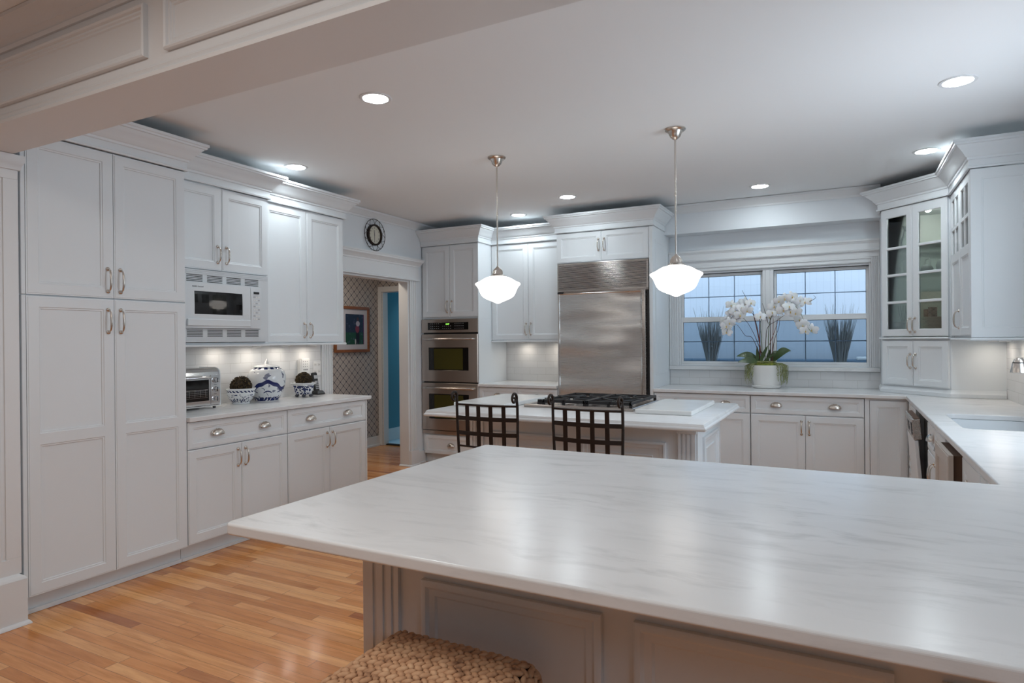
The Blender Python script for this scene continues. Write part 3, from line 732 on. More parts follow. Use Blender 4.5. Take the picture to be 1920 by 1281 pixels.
for (za, zb, wz0, wz1) in ((0.925, 1.452, 1.050, 1.305), (0.385, 0.910, 0.510, 0.790)):
    dd = MB().panel_rings(ox0-0.004, ox1+0.004, za, zb, [(0,-0.001),(0,-0.030),(0.004,-0.034)], back=True)
    dd.f.pop(); X0, X1, Z0, Z1 = ox0, ox1, za+0.004, zb-0.004; a, b2 = ox0+0.085, ox1-0.11
    for (p, q, r, s_) in ((X0,a,Z0,Z1),(b2,X1,Z0,Z1),(a,b2,Z0,wz0),(a,b2,wz1,Z1)): dd.add([(p,-0.034,r),(q,-0.034,r),(q,-0.034,s_),(p,-0.034,s_)],[(0,1,2,3)])
    dd.panel_rings(a, b2, wz0, wz1, [(0,-0.034),(0.003,-0.028)]); dd.f.pop()
    do = dd.build('door', 'stainless_dark', ov)
    MB().box(a+0.001, b2-0.001, -0.030, -0.026, wz0+0.001, wz1-0.001).build('window', 'black_gloss', do)
    MB().box(a+0.075, b2-0.075, -0.0306, -0.0301, wz0+0.012, wz1-0.012).build('reflection_panel', 'reflection_olive', do)  # olive panel, a reflection painted onto the black window glass
    hz = zb-0.055
    pts = [(ox0+0.03,-0.034,hz),(ox0+0.035,-0.062,hz)] + [(ox0+0.05+(ox1-ox0-0.1)*q/8, -0.070-0.016*math.sin(PI*q/8), hz) for q in range(9)] + [(ox1-0.035,-0.062,hz),(ox1-0.03,-0.034,hz)]
    MB().tube(pts, [0.010]*2+[0.013]*9+[0.010]*2, 10).build('handle', 'stainless', do, smooth=70)
MB().box(ox0-0.003, ox1+0.003, -0.028, -0.001, 0.340, 0.378).build('bottom_trim', 'stainless_dark', ov, bevel=0.002)
# middle wall cabinet (shallow)
cab = thing('upper_cabinet', 'white wall cabinet between the double oven and the refrigerator', 'cabinet', (-3.502, 6.255, 0))
Wk = 0.920; dk = YB-6.255-0.002
MB().box(0.0005, Wk-0.001, 0.001, dk, 1.378, 2.44).build('body', 'cabinet_white', cab)
door(cab, 0.006, Wk/2+0.002, 1.380, 2.434, hx=Wk/2-0.026, hz=1.50, hl=0.12); door(cab, Wk/2+0.002, Wk-0.003, 1.380, 2.434, hx=Wk/2+0.030, hz=1.50, hl=0.12)
crown(cab, [(0.001,-T),(Wk-0.001,-T)], 2.44)
MB().box(0.0005, Wk-0.001, -0.028, dk, 1.358, 1.3775).build('light_rail', 'cabinet_white', cab, bevel=0.003)
# base under it
cab = thing('base_cabinet', 'white base cabinet between the double oven and the refrigerator', 'cabinet', (-3.502, FY, 0))
body(cab, 0.920, DB, 0, 0.883)
drawer(cab, 0.004, 0.460, 0.712, 0.878, (0.23,)); drawer(cab, 0.460, 0.916, 0.712, 0.878, (0.69,))
door(cab, 0.004, 0.460, 0.112, 0.709, hx=0.43, hz=0.61); door(cab, 0.460, 0.916, 0.112, 0.709, hx=0.49, hz=0.61)
o = MB().box(-3.4990, -2.584, 5.920, YB-0.010, 0.884, 0.914).build('countertop', 'marble', bevel=0.004)
tag(o, 'short white marble countertop between the double oven and the refrigerator', 'countertop')
MB().box(-3.50, -2.585, YB-0.009, YB, 0.915, 1.357).build('tile_backsplash', 'tile_x', wb)
# refrigerator surround
cab = thing('refrigerator_cabinet', 'white surround cabinet with two short doors over the steel refrigerator', 'cabinet', (-2.582, FY, 0))
Wf = 0.984
MB().box(0.0005, Wf, 0.001, DB, 2.146, 2.45).box(0.0005, 0.012, 0.001, DB, 0.001, 2.1455).box(Wf-0.036, Wf, 0.001, DB, 0.001, 2.1455).box(0.0125, Wf-0.0365, DB-0.008, DB, 0.001, 2.1455).build('body', 'cabinet_white', cab)
MB().box(Wf-0.034, Wf, -T, 0.0005, 0.001, 2.446).build('end_stile', 'cabinet_white', cab, bevel=0.002)
door(cab, 0.001, 0.478, 2.148, 2.446, sw=0.05, hx=0.449, hz=2.31, hl=0.11); door(cab, 0.478, 0.948, 2.148, 2.446, sw=0.05, hx=0.507, hz=2.31, hl=0.11)
crown(cab, [(0.0,0.24),(0.0,-T),(Wf,-T),(Wf,0.42)], 2.45)
# recessed side panel moulding seen from the window side (faces +X)
sp = bpy.data.objects.new('side_panel', MB().panel_rings(0.07, 0.52, 1.035, 2.33, [(0,0.002),(0,-0.006),(0.010,-0.008),(0.022,-0.004),(0.026,-0.0012),(0.030,-0.0012)]).build('tmp', 'cabinet_white', smooth=30).data)
bpy.data.objects.remove(bpy.data.objects['tmp']); COL.objects.link(sp); sp.parent = cab; sp.location = (Wf, 0, 0); sp.rotation_euler = (0,0,PI/2)
# refrigerator
fr = thing('refrigerator', 'stainless steel built-in refrigerator with a louvred grille on top', 'refrigerator', (-2.568, FY, 0))
fw = 0.930
MB().box(0.002, fw, 0.002, 0.60, 0.002, 2.142).build('body', 'stainless', fr)
g = MB(); gz0, gz1 = 1.862, 2.140
g.box(0.0, 0.010, -0.030, 0.001, gz0, gz1).box(fw-0.018, fw, -0.030, 0.001, gz0, gz1).box(0.0105, fw-0.0185, -0.030, 0.001, gz1-0.014, gz1).box(0.0105, fw-0.0185, -0.030, 0.001, gz0, gz0+0.014)
g.build('grille_frame', 'stainless', fr, bevel=0.002)
MB().box(0.011, fw-0.019, -0.010, 0.001, gz0+0.015, gz1-0.015).build('grille_back', 'black_plastic', fr)
nl = 22
for q in range(nl):
    zz = gz0+0.021+(gz1-gz0-0.040)*q/(nl-1)
    lv = MB().box(0.011, fw-0.019, -0.028, -0.014, zz-0.0033, zz+0.0033)
    lv.build('louvre', 'stainless', fr, bevel=0.001)
MB().box(0.775, 0.865, -0.034, -0.0275, 1.902, 1.921).build('badge', 'badge', fr, bevel=0.002)
MB().box(0.002, 0.065, -0.034, -0.001, 1.838, 1.858).build('hinge_cover', 'black_plastic', fr)
MB().box(0.070, fw-0.002, -0.036, -0.001, 1.850, 1.858).build('top_rail', 'stainless', fr, bevel=0.002)
fd = MB().panel_rings(0.010, 0.868, 0.115, 1.846, [(0,-0.001),(0,-0.030),(0.008,-0.034),(0.016,-0.030),(0.020,-0.030)], back=True).build('door', 'stainless_door', fr)
MB().box(0.872, 0.888, -0.034, -0.001, 0.115, 1.848).box(0.888, 0.905, -0.050, -0.034, 0.115, 1.848).box(0.872, 0.890, -0.046, -0.034, 0.115, 1.848).build('handle_rail', 'stainless', fr, bevel=0.003)
MB().box(0.906, fw-0.001, -0.010, -0.0, 0.115, 1.848).build('side_gap', 'black_plastic', fr)
MB().box(0.004, fw-0.002, -0.006, -0.0005, 0.003, 0.110).build('kick_plate', 'black_plastic', fr)
# window-side base cabinets
labels = ['white base cabinet under the window, right beside the refrigerator', 'white base cabinet under the window with wide two-handled drawer, below the orchid']
for k, (ya, yb) in enumerate(((-1.596, -0.740), (-0.739, 0.140))):
    cab = thing('base_cabinet', labels[k], 'cabinet', (ya, FY, 0), 0, 'base cabinets under the window')
    w = yb-ya-0.0005; body(cab, w, DB, 0, 0.883)
    drawer(cab, 0.004, w-0.003, 0.722, 0.878, (w*0.24, w*0.755))
    door(cab, 0.004, w/2, 0.112, 0.719, hx=w/2-0.030, hz=0.615, hl=0.11); door(cab, w/2, w-0.003, 0.112, 0.719, hx=w/2+0.030, hz=0.615, hl=0.11)
cab = thing('corner_cabinet', 'white corner base cabinet with one narrow door left of the dishwasher', 'cabinet', (0.141, FY, 0))
MB().box(0.0005, 0.920, 0.0012, DB, 0.001, 0.883).build('body', 'cabinet_white', cab)
MB().box(0.0005, 0.034, -T+0.004, 0.0010, 0.11, 0.870).box(0.0005, 0.3015, -T+0.004, 0.0010, 0.8705, 0.883).build('face_frame', 'cabinet_white', cab)
door(cab, 0.036, 0.300, 0.112, 0.868, sw=0.05)
# one continuous worktop: window run, sink run and the deep peninsula
bm = bmesh.new()
def loop(pts):
    vs = [bm.verts.new((x_, y_, 0.884)) for x_, y_ in pts]
    return [bm.edges.new((vs[i], vs[(i+1) % len(vs)])) for i in range(len(vs))]
def arc(cx, cy, r, a0, a1, n=5): return [(cx+r*math.cos(math.radians(a0+(a1-a0)*i/n)), cy+r*math.sin(math.radians(a0+(a1-a0)*i/n))) for i in range(n+1)]
outer = [(-1.596, 6.589), (-1.596, 5.920), (0.426, 5.920), (0.426, 2.485)] + arc(-1.420, 2.475, 0.010, 90, 180, 3) + arc(-1.405, 1.145, 0.025, 180, 270, 5) + [(1.063, 1.12), (1.063, 6.589)]
SX0, SX1, SY0, SY1 = 0.535, 0.935, 3.92, 4.64
hole = arc(SX0+0.05, SY0+0.05, 0.05, 180, 270) + arc(SX1-0.05, SY0+0.05, 0.05, 270, 360) + arc(SX1-0.05, SY1-0.05, 0.05, 0, 90) + arc(SX0+0.05, SY1-0.05, 0.05, 90, 180)
es = loop(outer) + loop(hole)
r = bmesh.ops.triangle_fill(bm, use_beauty=True, use_dissolve=True, edges=es)
fs = [f for f in r['geom'] if isinstance(f, bmesh.types.BMFace)]
# drop any faces that filled the sink hole
kill = [f for f in bm.faces if SX0 < f.calc_center_median().x < SX1 and SY0 < f.calc_center_median().y < SY1 and all(SX0-0.001 <= v.co.x <= SX1+0.001 and SY0-0.001 <= v.co.y <= SY1+0.001 for v in f.verts)]
bmesh.ops.delete(bm, geom=kill, context='FACES_ONLY')
ex = bmesh.ops.extrude_face_region(bm, geom=list(bm.faces))
for v in ex['geom']:
    if isinstance(v, bmesh.types.BMVert): v.co.z = 0.914
bmesh.ops.recalc_face_normals(bm, faces=bm.faces)
me = bpy.data.meshes.new('worktop'); bm.to_mesh(me); bm.free(); me.materials.append(M['marble'])
o = bpy.data.objects.new('worktop', me); COL.objects.link(o)
bv = o.modifiers.new('bevel', 'BEVEL'); bv.width = 0.006; bv.segments = 4; bv.limit_method = 'ANGLE'; bv.angle_limit = math.radians(60)
tag(o, 'large white marble worktop sweeping from the window round past the sink into the foreground', 'countertop')
MB().box(-1.596, XR, YB-0.009, YB, 0.915, 1.0655).build('tile_backsplash', 'tile_x', wb)
MB().box(XR-0.009, XR, 4.16, 5.85, 0.915, 1.40).box(XR-0.009, XR, 1.66, 4.16, 0.915, 1.11).build('tile_backsplash', 'tile_y', wr)

# ---- right-hand run (local x = -world y, local -y = world -x); door faces X = 0.445
RX = 0.465
def right_cab(name, lab, cat, y1, y0, **k): return thing(name, lab, cat, (RX, y1, 0), -PI/2, **k)
cab = right_cab('base_cabinet', 'white base cabinet below the sink with two drawers fronted by cup handles', 'cabinet', 4.655, 3.86)
w = 4.655-3.86; MB().box(0.0005, w, 0.001, 0.03, 0.11, 0.883).box(0.0005, 0.018, 0.03, 0.597, 0.11, 0.883).box(w-0.018, w, 0.03, 0.597, 0.11, 0.883).box(0.018, w-0.018, 0.03, 0.597, 0.11, 0.13).build('body', 'cabinet_white', cab)
MB().box(0.0005, w, 0.055, 0.59, 0.001, 0.1095).build('toe_kick', 'cabinet_white', cab)
drawer(cab, 0.02, w/2, 0.70, 0.868, (0.215,)); drawer(cab, w/2, w-0.005, 0.70, 0.868, (0.60,))
door(cab, 0.02, w/2, 0.112, 0.697, hx=w/2-0.035, hz=0.60); door(cab, w/2, w-0.005, 0.112, 0.697, hx=w/2+0.035, hz=0.60)
cab = right_cab('base_cabinet', 'white base cabinet whose door stands out below the marble, right of the sink drawers', 'cabinet', 3.859, 3.37)
w = 0.488; MB().box(0.0005, w, 0.001, 0.597, 0.11, 0.883).build('body', 'cabinet_white', cab)
MB().box(0.0005, w, 0.055, 0.59, 0.001, 0.1095).build('toe_kick', 'cabinet_white', cab)
od = door(cab, 0.0, w-0.02, 0.112, 0.858, name='door', mt='door_taupe'); od.location = (0.012, -0.045, 0)
MB().box(0.030, w-0.030, -0.0448, 0.0005, 0.14, 0.852).build('drawer_box', 'stool_base', cab)
cab = right_cab('base_cabinet', 'white base cabinet with a deep drawer where the sink run meets the peninsula', 'cabinet', 3.369, 2.46)
w = 0.908; body(cab, w, 0.597, 0, 0.883)
door(cab, 0.03, 0.45, 0.112, 0.868, hx=0.16, hz=0.72, hl=0.11); door(cab, 0.45, w-0.01, 0.112, 0.868, hx=0.49, hz=0.72, hl=0.11)
cab = right_cab('base_cabinet', 'narrow white base cabinet with a cup handle between corner and dishwasher', 'cabinet', 5.948, 5.36)
w = 0.586; MB().box(0.0005, w, 0.001, 0.45, 0.001, 0.883).build('body', 'cabinet_white', cab)
for za, zb in ((0.60, 0.72), (0.36, 0.59), (0.115, 0.35)): drawer(cab, 0.02, w-0.003, za, zb, (0.33,), sw=0.025)
drawer(cab, 0.02, w-0.003, 0.73, 0.868, (), sw=0.03)
# dishwasher, door ajar
dwz = thing('dishwasher', 'dishwasher with steel control strip, its door tilted open below the marble', 'dishwasher', (RX, 5.359, 0), -PI/2)
MB().box(0.004, 0.698, 0.03, 0.58, 0.002, 0.870).build('tub', 'black_plastic', dwz)
dd = MB().box(0.006, 0.55, -0.02, 0.0, 0.0, 0.60).build('door', 'cabinet_white', dwz, bevel=0.002); dd.location = (0, -0.005, 0.12); dd.rotation_euler = (math.radians(4.6), 0, 0)
cp_ = MB().box(0.003, 0.553, -0.024, 0.022, 0.605, 0.735).build('control_panel', 'stainless', dd, bevel=0.003)
MB().box(0.20, 0.30, -0.027, -0.0245, 0.64, 0.70).build('dial', 'black_plastic', cp_)
MB().box(0.46, 0.50, -0.028, -0.0245, 0.63, 0.71).build('latch', 'black_plastic', cp_)
MB().box(0.012, 0.545, -0.010, 0.020, 0.7355, 0.739).build('top_edge', 'stool_base', dd)
# sink and faucet
sk = MB(); sz = 0.884
sk.rect_rings(SX0-0.012, SX1+0.012, SY0-0.012, SY1+0.012, [(-0.012, sz-0.001),(-0.012, sz-0.21),(0.0,sz-0.22)])
sk = MB().rings([[(SX0-0.012,SY0-0.012,sz-0.0012),(SX1+0.012,SY0-0.012,sz-0.0012),(SX1+0.012,SY1+0.012,sz-0.0012),(SX0-0.012,SY1+0.012,sz-0.0012)],
  [(SX0-0.003,SY0-0.003,sz-0.0012),(SX1+0.003,SY0-0.003,sz-0.0012),(SX1+0.003,SY1+0.003,sz-0.0012),(SX0-0.003,SY1+0.003,sz-0.0012)],
  [(SX0+0.004,SY0+0.004,sz-0.19),(SX1-0.004,SY0+0.004,sz-0.19),(SX1-0.004,SY1-0.004,sz-0.19),(SX0+0.004,SY1-0.004,sz-0.19)]], False, True)
o = sk.build('sink', 'sink_enamel', smooth=20); tag(o, 'white undermount sink set into the marble on the right', 'sink')
so = o.modifiers.new('solid', 'SOLIDIFY'); so.thickness = 0.008; so.offset = -1
fc = thing('faucet', 'brushed nickel pull-out faucet head at the right edge above the sink', 'faucet', (0.995, 4.30, 0.915))
MB().lathe([(0.03,0),(0.03,0.012),(0.02,0.02),(0.018,0.20),(0.022,0.25),(0.018,0.31),(0.008,0.325),(0,0.326)], (0,0,0), 16).build('base', 'nickel', fc, smooth=50)
MB().tube([(0,0,0.26),(-0.05,0,0.295),(-0.10,0,0.312),(-0.14,0,0.312)], [0.014,0.014,0.014,0.016], 12).build('spout', 'nickel', fc, smooth=60)
hd = MB().lathe([(0,0.058),(0.012,0.057),(0.023,0.046),(0.028,0.033),(0.028,0.030),(0.031,0.026),(0.037,-0.005),(0.041,-0.022),(0.038,-0.026),(0,-0.026)], (-0.165,0,0.291), 18).build('spray_head', 'nickel', fc, smooth=40)
MB().lathe([(0.0298,0.0325),(0.0306,0.032),(0.0306,0.028),(0.0298,0.0275)], (-0.165,0,0.291), 18, ring=True).build('seal_ring', 'black_plastic', hd)
MB().tube([(0.0,-0.02,0.12),(0.0,-0.07,0.15),(-0.02,-0.11,0.17)], [0.008,0.007,0.006], 10).build('lever', 'nickel', fc, smooth=60)

# frame of the window over the sink (outside the picture, it lets the daylight in)
w3 = empty_struct('window_3')
MB().box(XR+0.001, XR+0.119, 2.851, 2.90, 1.121, 2.279).box(XR+0.001, XR+0.119, 4.10, 4.149, 1.121, 2.279).box(XR+0.001, XR+0.119, 2.90, 4.10, 1.121, 1.16).box(XR+0.001, XR+0.119, 2.90, 4.10, 2.24, 2.279).build('frame', 'trim_white', w3)
# ---- diagonal corner wall cabinet with glass doors
DX0, DY0_, DX1, DY1_ = 0.283, 6.284, 0.717, 5.85
L45 = math.hypot(DX1-DX0, DY1_-DY0_)
cab = thing('corner_display_cabinet', 'white diagonal corner cabinet with two glass doors above two small doors', 'cabinet', (DX0, DY0_, 0), -PI/4)
# carcass in world coordinates turned into local ones
R45 = Matrix.Rotation(PI/4, 4, 'Z')
def loc45(px_, py_): v = R45 @ Vector((px_-DX0, py_-DY0_, 0)); return (v.x, v.y)
cs = [(DX0,DY0_),(DX1,DY1_),(XR-0.002,DY1_),(XR-0.002,YB-0.002),(DX0,YB-0.002)]
loc = [loc45(*p) for p in cs]
def off(pts, d):  # shrink inwards
    cx = sum(p[0] for p in pts)/len(pts); cy = sum(p[1] for p in pts)/len(pts)
    return [(p[0]+(cx-p[0])*d, p[1]+(cy-p[1])*d) for p in pts]
def rtri(pts, dy): return [(p[0], p[1]+dy) for p in pts]
shell = MB(); inner = off(loc, 0.05)
floorp = [(p[0], max(p[1], 0.0012)) for p in loc]
shell.prism(floorp, 1.362, 1.378); shell.prism(floorp, 2.435, 2.45)
n = len(loc)
for i in range(1, n):
    a, b2 = loc[i], loc[(i+1) % n]
    ai, bi = inner[i], inner[(i+1) % n]
    shell.prism([a, b2, bi, ai], 1.3785, 2.4345)
shell.box(0.0005, 0.018, 0.0012, 0.03, 1.3785, 2.4345).box(L45-0.018, L45-0.0005, 0.0012, 0.03, 1.3785, 2.4345)
shell.build('body', 'cabinet_white', cab)
lin = MB()
for i in range(1, n):
    ai, bi = off(loc, 0.055)[i], off(loc, 0.055)[(i+1) % n]; a2, b2 = off(loc, 0.062)[i], off(loc, 0.062)[(i+1) % n]
    lin.prism([ai, bi, b2, a2], 1.379, 2.434)
lin.build('lining', 'cabinet_inside', cab)
garage = [(loc[0][0],0.0012),(loc[1][0],0.0012)]+loc[2:]
MB().prism(garage, 0.935, 1.3615).build('lower_body', 'cabinet_white', cab)
mid = L45/2
for k, (a, b2) in enumerate(((0.014, mid), (mid, L45-0.008))):
    zs = [1.440, 1.665, 1.890, 2.115, 2.375]
    cells = [(a+0.052, b2-0.052, zs[j]+(0.007 if j else 0), zs[j+1]-(0.007 if j < 3 else 0), 'glass') for j in range(4)]
    o = door_mesh(a+0.0016, b2-0.0016, 1.384, 2.446, cells).build('glass_door', 'cabinet_white', cab, smooth=30)
    pull(o, mid-0.022 if k == 0 else mid+0.022, 1.475, 0.11)
    MB().box(a+0.053, b2-0.053, -0.011, -0.008, zs[0]-0.004, zs[-1]+0.004).build('pane', 'cabinet_glass', o)
    o = door_mesh(a+0.0016, b2-0.0016, 0.985, 1.348, [(a+0.048, b2-0.048, 1.030, 1.303)]).build('door', 'cabinet_white', cab, smooth=30)
    pull(o, mid-0.024 if k == 0 else mid+0.024, 1.185, 0.11)
shp = off(loc, 0.08); shp[0] = (shp[0][0]+0.01, 0.035); shp[1] = (shp[1][0]-0.01, 0.035)
for zz in (1.668, 1.893, 2.118): MB().prism(shp, zz, zz+0.006).build('glass_shelf', 'shelf_glass', cab)
pathw = [(DX0, YB-0.003), (DX0, DY0_), (DX1, DY1_)]
lp = [loc45(*p) for p in pathw]
e0 = loc45(DX0-T*0.0, YB-0.01)
MB().sweep([e0, (0.0, -T*0.6), (0.0, -T), (L45+0.0083, -T)], CROWN, 2.45).build('crown_moulding', 'cabinet_white', cab, smooth=30)
MB().sweep([(0.0, -0.004), (L45, -0.004)], [(0,0),(0.022,0),(0.026,0.006),(0.022,0.014),(0,0.016)], 1.362).build('light_rail', 'cabinet_white', cab)
q1 = loc45(XR-0.012, DY1_)
MB().sweep([loc45(DX0, YB-0.012), (0.0, -0.001), (L45, -0.001), q1], [(0,0.0),(0.014,0.0),(0.016,0.028),(0.008,0.040),(0.004,0.055),(0,0.056)], 0.9155).build('base_moulding', 'cabinet_white', cab, smooth=30)
qx, qy = 0.25, 0.22
MB().lathe([(0.030,0),(0.034,-0.002),(0.034,-0.010),(0.026,-0.012),(0.026,0)], (qx,qy,2.4345), 20, ring=True).build('lamp_housing', 'outlet_plastic', cab)
MB().lathe([(0.022,-0.001),(0.022,-0.014),(0.018,-0.022),(0.009,-0.027),(0,-0.028)], (qx,qy,2.4345), 20).build('lamp_lens', 'case_glow', cab)
# contents of the glass cabinet
def wl_(u, d): # local cabinet coords -> world xy
    v = Matrix.Rotation(-PI/4, 4, 'Z') @ Vector((u, d, 0)); return (DX0+v.x, DY0_+v.y)
def put(name, prof, u, d, z, m, lab, cat, group=None, n=16):
    x_, y_ = wl_(u, d)
    o = MB().lathe(prof, (0,0,0), n).build(name, m, smooth=50, loc=(x_, y_, z)); return tag(o, lab, cat, group)
MB().prism([(p[0], p[1]+0.0) for p in shp], 1.3785, 1.444).build('floor_board', 'cabinet_inside', cab)
shz = [1.4445, 1.6742, 1.8992, 2.1242]
put('glass_vase', [(0.03,0),(0.042,0.02),(0.045,0.05),(0.022,0.12),(0.018,0.15),(0.03,0.185),(0.027,0.185),(0.015,0.15),(0,0.14)], 0.122, 0.13, shz[3], 'vase_glass', 'pale slender vase on the top shelf of the corner glass cabinet', 'vase')
for k, (u, d) in enumerate(((0.055, 0.08), (0.150, 0.13))):
    cpx, cpy = wl_(u, d); ct = thing('cup', ['white cup with its handle to the right, behind the left glass door', 'tall white mug behind the left glass door, right of the cup'][k], 'cup', (cpx, cpy, shz[2]), -PI/4, 'cups in the corner cabinet')
    h = 0.075 if k == 0 else 0.12
    MB().lathe([(0.025,0),(0.04,0.015),(0.043,h),(0.040,h),(0.037,0.018),(0,0.012)], (0,0,0), 18).build('bowl', 'clay_white', ct, smooth=50)
    MB().tube([(0.038,0,h*0.85),(0.062,0,h*0.8),(0.068,0,h*0.5),(0.055,0,h*0.25),(0.039,0,h*0.22)], 0.004, 8).build('handle', 'clay_white', ct, smooth=60)
for k, (u, d) in enumerate(((0.335, 0.10), (0.430, 0.15))):
    cpx, cpy = wl_(u, d); ct = thing('teapot' if k == 0 else 'pitcher', ['white teapot lying behind the right glass door on the middle shelf', 'white pitcher behind the right glass door, beside the teapot'][k], 'teapot' if k == 0 else 'pitcher', (cpx, cpy, shz[2]), -PI/4)
    hh = 0.06 if k == 0 else 0.10
    MB().lathe([(0.02,0),(0.04,0.012),(0.046,hh*0.5),(0.034,hh*0.85),(0.02,hh),(0,hh+0.004)], (0,0,0), 18).build('pot', 'clay_white', ct, smooth=50)
    if k == 0:
        MB().tube([(-0.04,0,0.02),(-0.062,0,0.03),(-0.078,0,0.05)], [0.009,0.008,0.007], 8).build('spout', 'clay_white', ct, smooth=60)
        MB().tube([(-0.02,0,0.055),(-0.01,0,0.10),(0.02,0,0.11),(0.035,0,0.09),(0.03,0,0.055)], 0.004, 8).build('handle', 'clay_white', ct, smooth=60)
    else:
        MB().tube([(0.03,0,0.085),(0.058,0,0.08),(0.060,0,0.05),(0.044,0,0.03)], 0.004, 8).build('handle', 'clay_white', ct, smooth=60)
for q in range(9):
    put('plate', [(0.03,0),(0.045,0.001),(0.082,0.008),(0.084,0.010),(0.045,0.004),(0,0.004)], 0.385, 0.12, shz[0]+0.0005+q*0.0105, 'clay_white', 'white dinner plate in the stack on the cabinet bottom shelf', 'plate', 'plates stacked in the corner cabinet', 24)
bk0 = shz[0]+0.0005+9*0.0105+0.002
for k, (u, wd, hh, m_, lb) in enumerate(((0.335, 0.030, 0.060, 'book_brown', 'small brown book on the plate stack, left one'), (0.375, 0.030, 0.075, 'book_dark', 'small black book on the plate stack, right one'))):
    x_, y_ = wl_(u, 0.11); tag(MB().box(-wd/2, wd/2, -0.03, 0.03, 0, hh).build('book', m_, loc=(x_, y_, bk0)), lb, 'book').rotation_euler = (0, 0, -PI/4)
sx_, sy_ = wl_(0.080, 0.085)
ct = thing('steel_pot', 'small steel pot at the bottom left of the corner glass cabinet', 'pot', (sx_, sy_, shz[0]), -PI/4)
MB().lathe([(0.045,0),(0.048,0.004),(0.048,0.06),(0.051,0.062),(0.046,0.062),(0.044,0.006),(0,0.006)], (0,0,0), 20).build('bowl', 'steel_pot', ct, smooth=40)
MB().tube([(0.047,0,0.05),(0.075,0,0.05),(0.078,0,0.04),(0.047,0,0.035)], 0.003, 6).build('handle', 'steel_pot', ct)
sx_, sy_ = wl_(0.165, 0.11)
tag(MB().lathe([(0.03,0),(0.034,0.03),(0.028,0.05),(0.026,0.05),(0,0.01)], (0,0,0), 16).build('bowl', 'clay_white', smooth=50, loc=(sx_, sy_, shz[0])), 'small white bowl beside the steel pot in the corner cabinet', 'bowl')
sx_, sy_ = wl_(0.060, 0.165)
tw = MB()
for q in range(5): tw.tube([(0,0,0.0),(0.007*(q-2),0.0,0.08),(0.015*(q-2)+0.005*math.sin(q*3),0.006,0.14+0.02*math.sin(q*2.2)),(0.018*(q-2),0.0,0.20)], 0.0016, 5)
tag(tw.build('twig_bunch', 'dried_grass', loc=(sx_, sy_, shz[0])), 'bunch of thin twigs standing behind the steel pot', 'twigs')
# ---- right wall cabinet beyond the corner
y1_, y0_ = 5.849, 4.985
cab = thing('upper_cabinet', 'white wall cabinet with small-paned doors and a broad blue-lit end panel at right', 'cabinet', (DX1+T, y1_, 0), -PI/2)
w = y1_-y0_; dR = XR-0.012-(DX1+T)
MB().box(0.0005, w, 0.001, dR, 1.372, 1.390).box(0.0005, w, 0.001, dR, 2.434, 2.45).box(0.0005, 0.018, 0.001, dR, 1.3905, 2.4335).box(w-0.018, w, 0.001, dR, 1.3905, 2.4335).box(0.0185, w-0.0185, dR-0.012, dR, 1.3905, 2.4335).build('body', 'cabinet_white', cab)
for k, (a, b2) in enumerate(((0.012, w/2), (w/2, w-0.030))):
    cm = (a+b2)/2; cells = []
    for (za, zb) in ((1.985, 2.165), (2.187, 2.385)):
        cells += [(a+0.052, cm-0.009, za, zb, 'glass'), (cm+0.009, b2-0.052, za, zb, 'glass')]
    cells += [(a+0.052, b2-0.052, 1.438, 1.925)]
    o = door_mesh(a+0.0016, b2-0.0016, 1.384, 2.446, cells).build('door', 'cabinet_white', cab, smooth=30)
    if k == 0: pull(o, w/2-0.035, 1.50, 0.12)
    MB().box(a+0.053, b2-0.053, -0.010, -0.007, 1.975, 2.395).build('pane', 'cabinet_glass', o)
MB().box(w-0.029, w, -T, 0.0005, 1.372, 2.446).build('end_stile', 'cabinet_white', cab, bevel=0.002)
ep = MB().panel_rings(0.0, dR+T, 1.372, 2.446, [(0,0),(0,-0.008),(0.003,-0.010),(0.0575,-0.010),(0.060,-0.0085),(0.066,-0.0085),(0.069,-0.005),(0.073,-0.005)], back=True).build('tmp2', 'cabinet_white')
ep.name = 'end_panel'; ep.parent = cab; ep.location = (w+0.0003, -T, 0); ep.rotation_euler = (0, 0, PI/2)
ye = w+0.0105
MB().sweep([(0.0083,-T),(ye,-T),(ye,dR)], CROWN, 2.45).build('crown_moulding', 'cabinet_white', cab, smooth=30)
MB().sweep([(0.0,-0.002),(ye,-0.002),(ye,dR)], [(0,0),(0.022,0),(0.026,0.008),(0.022,0.016),(0,0.018)], 1.352).box(0.001, w, 0.0, dR, 1.352, 1.3715).build('light_rail', 'cabinet_white', cab)

# ------------------------------------------------------------------ window
wn_ = empty_struct('trim_8', (0, 0, 0))
c = MB()
def casing(mb, x0, x1, z0, z1):
    mb.box(x0, x1, YB-0.016, YB-0.001, z0, z1)
    w_ = (x1-x0)
    for a, b2, d in ((0,0.16,0.010),(0.24,0.30,0.005),(0.40,0.46,0.005),(0.56,0.62,0.005),(0.80,1.0,0.006)): mb.box(x0+a*w_, x0+b2*w_, YB-0.016-d, YB-0.0155, z0, z1)
casing(c, -1.594, WX0, WZ0, WZ1+0.055)
casing(c, 0.281, WX1, WZ0, WZ1+0.055)
c.box(WX0, WX1, YB-0.016, YB-0.001, WZ1, WZ1+0.055).box(WX0, WX1, YB-0.022, YB-0.0155, WZ1+0.006, WZ1+0.022).box(WX0, WX1, YB-0.026, YB-0.0155, WZ1+0.038, WZ1+0.055)
c.build('side_casing', 'trim_white', wn_, bevel=0.002)
c = MB().box(-1.594, 0.281, YB-0.020, YB-0.001, WZ1+0.056, 2.155)
c.sweep([(-1.594,YB-0.020),(0.281,YB-0.020)], [(0,2.155),(0.022,2.155),(0.026,2.165),(0.012,2.172),(0.012,2.178),(0.012,2.225),(0.018,2.230),(0.022,2.240),(0.030,2.246),(0.030,2.262),(0,2.262)], 0)
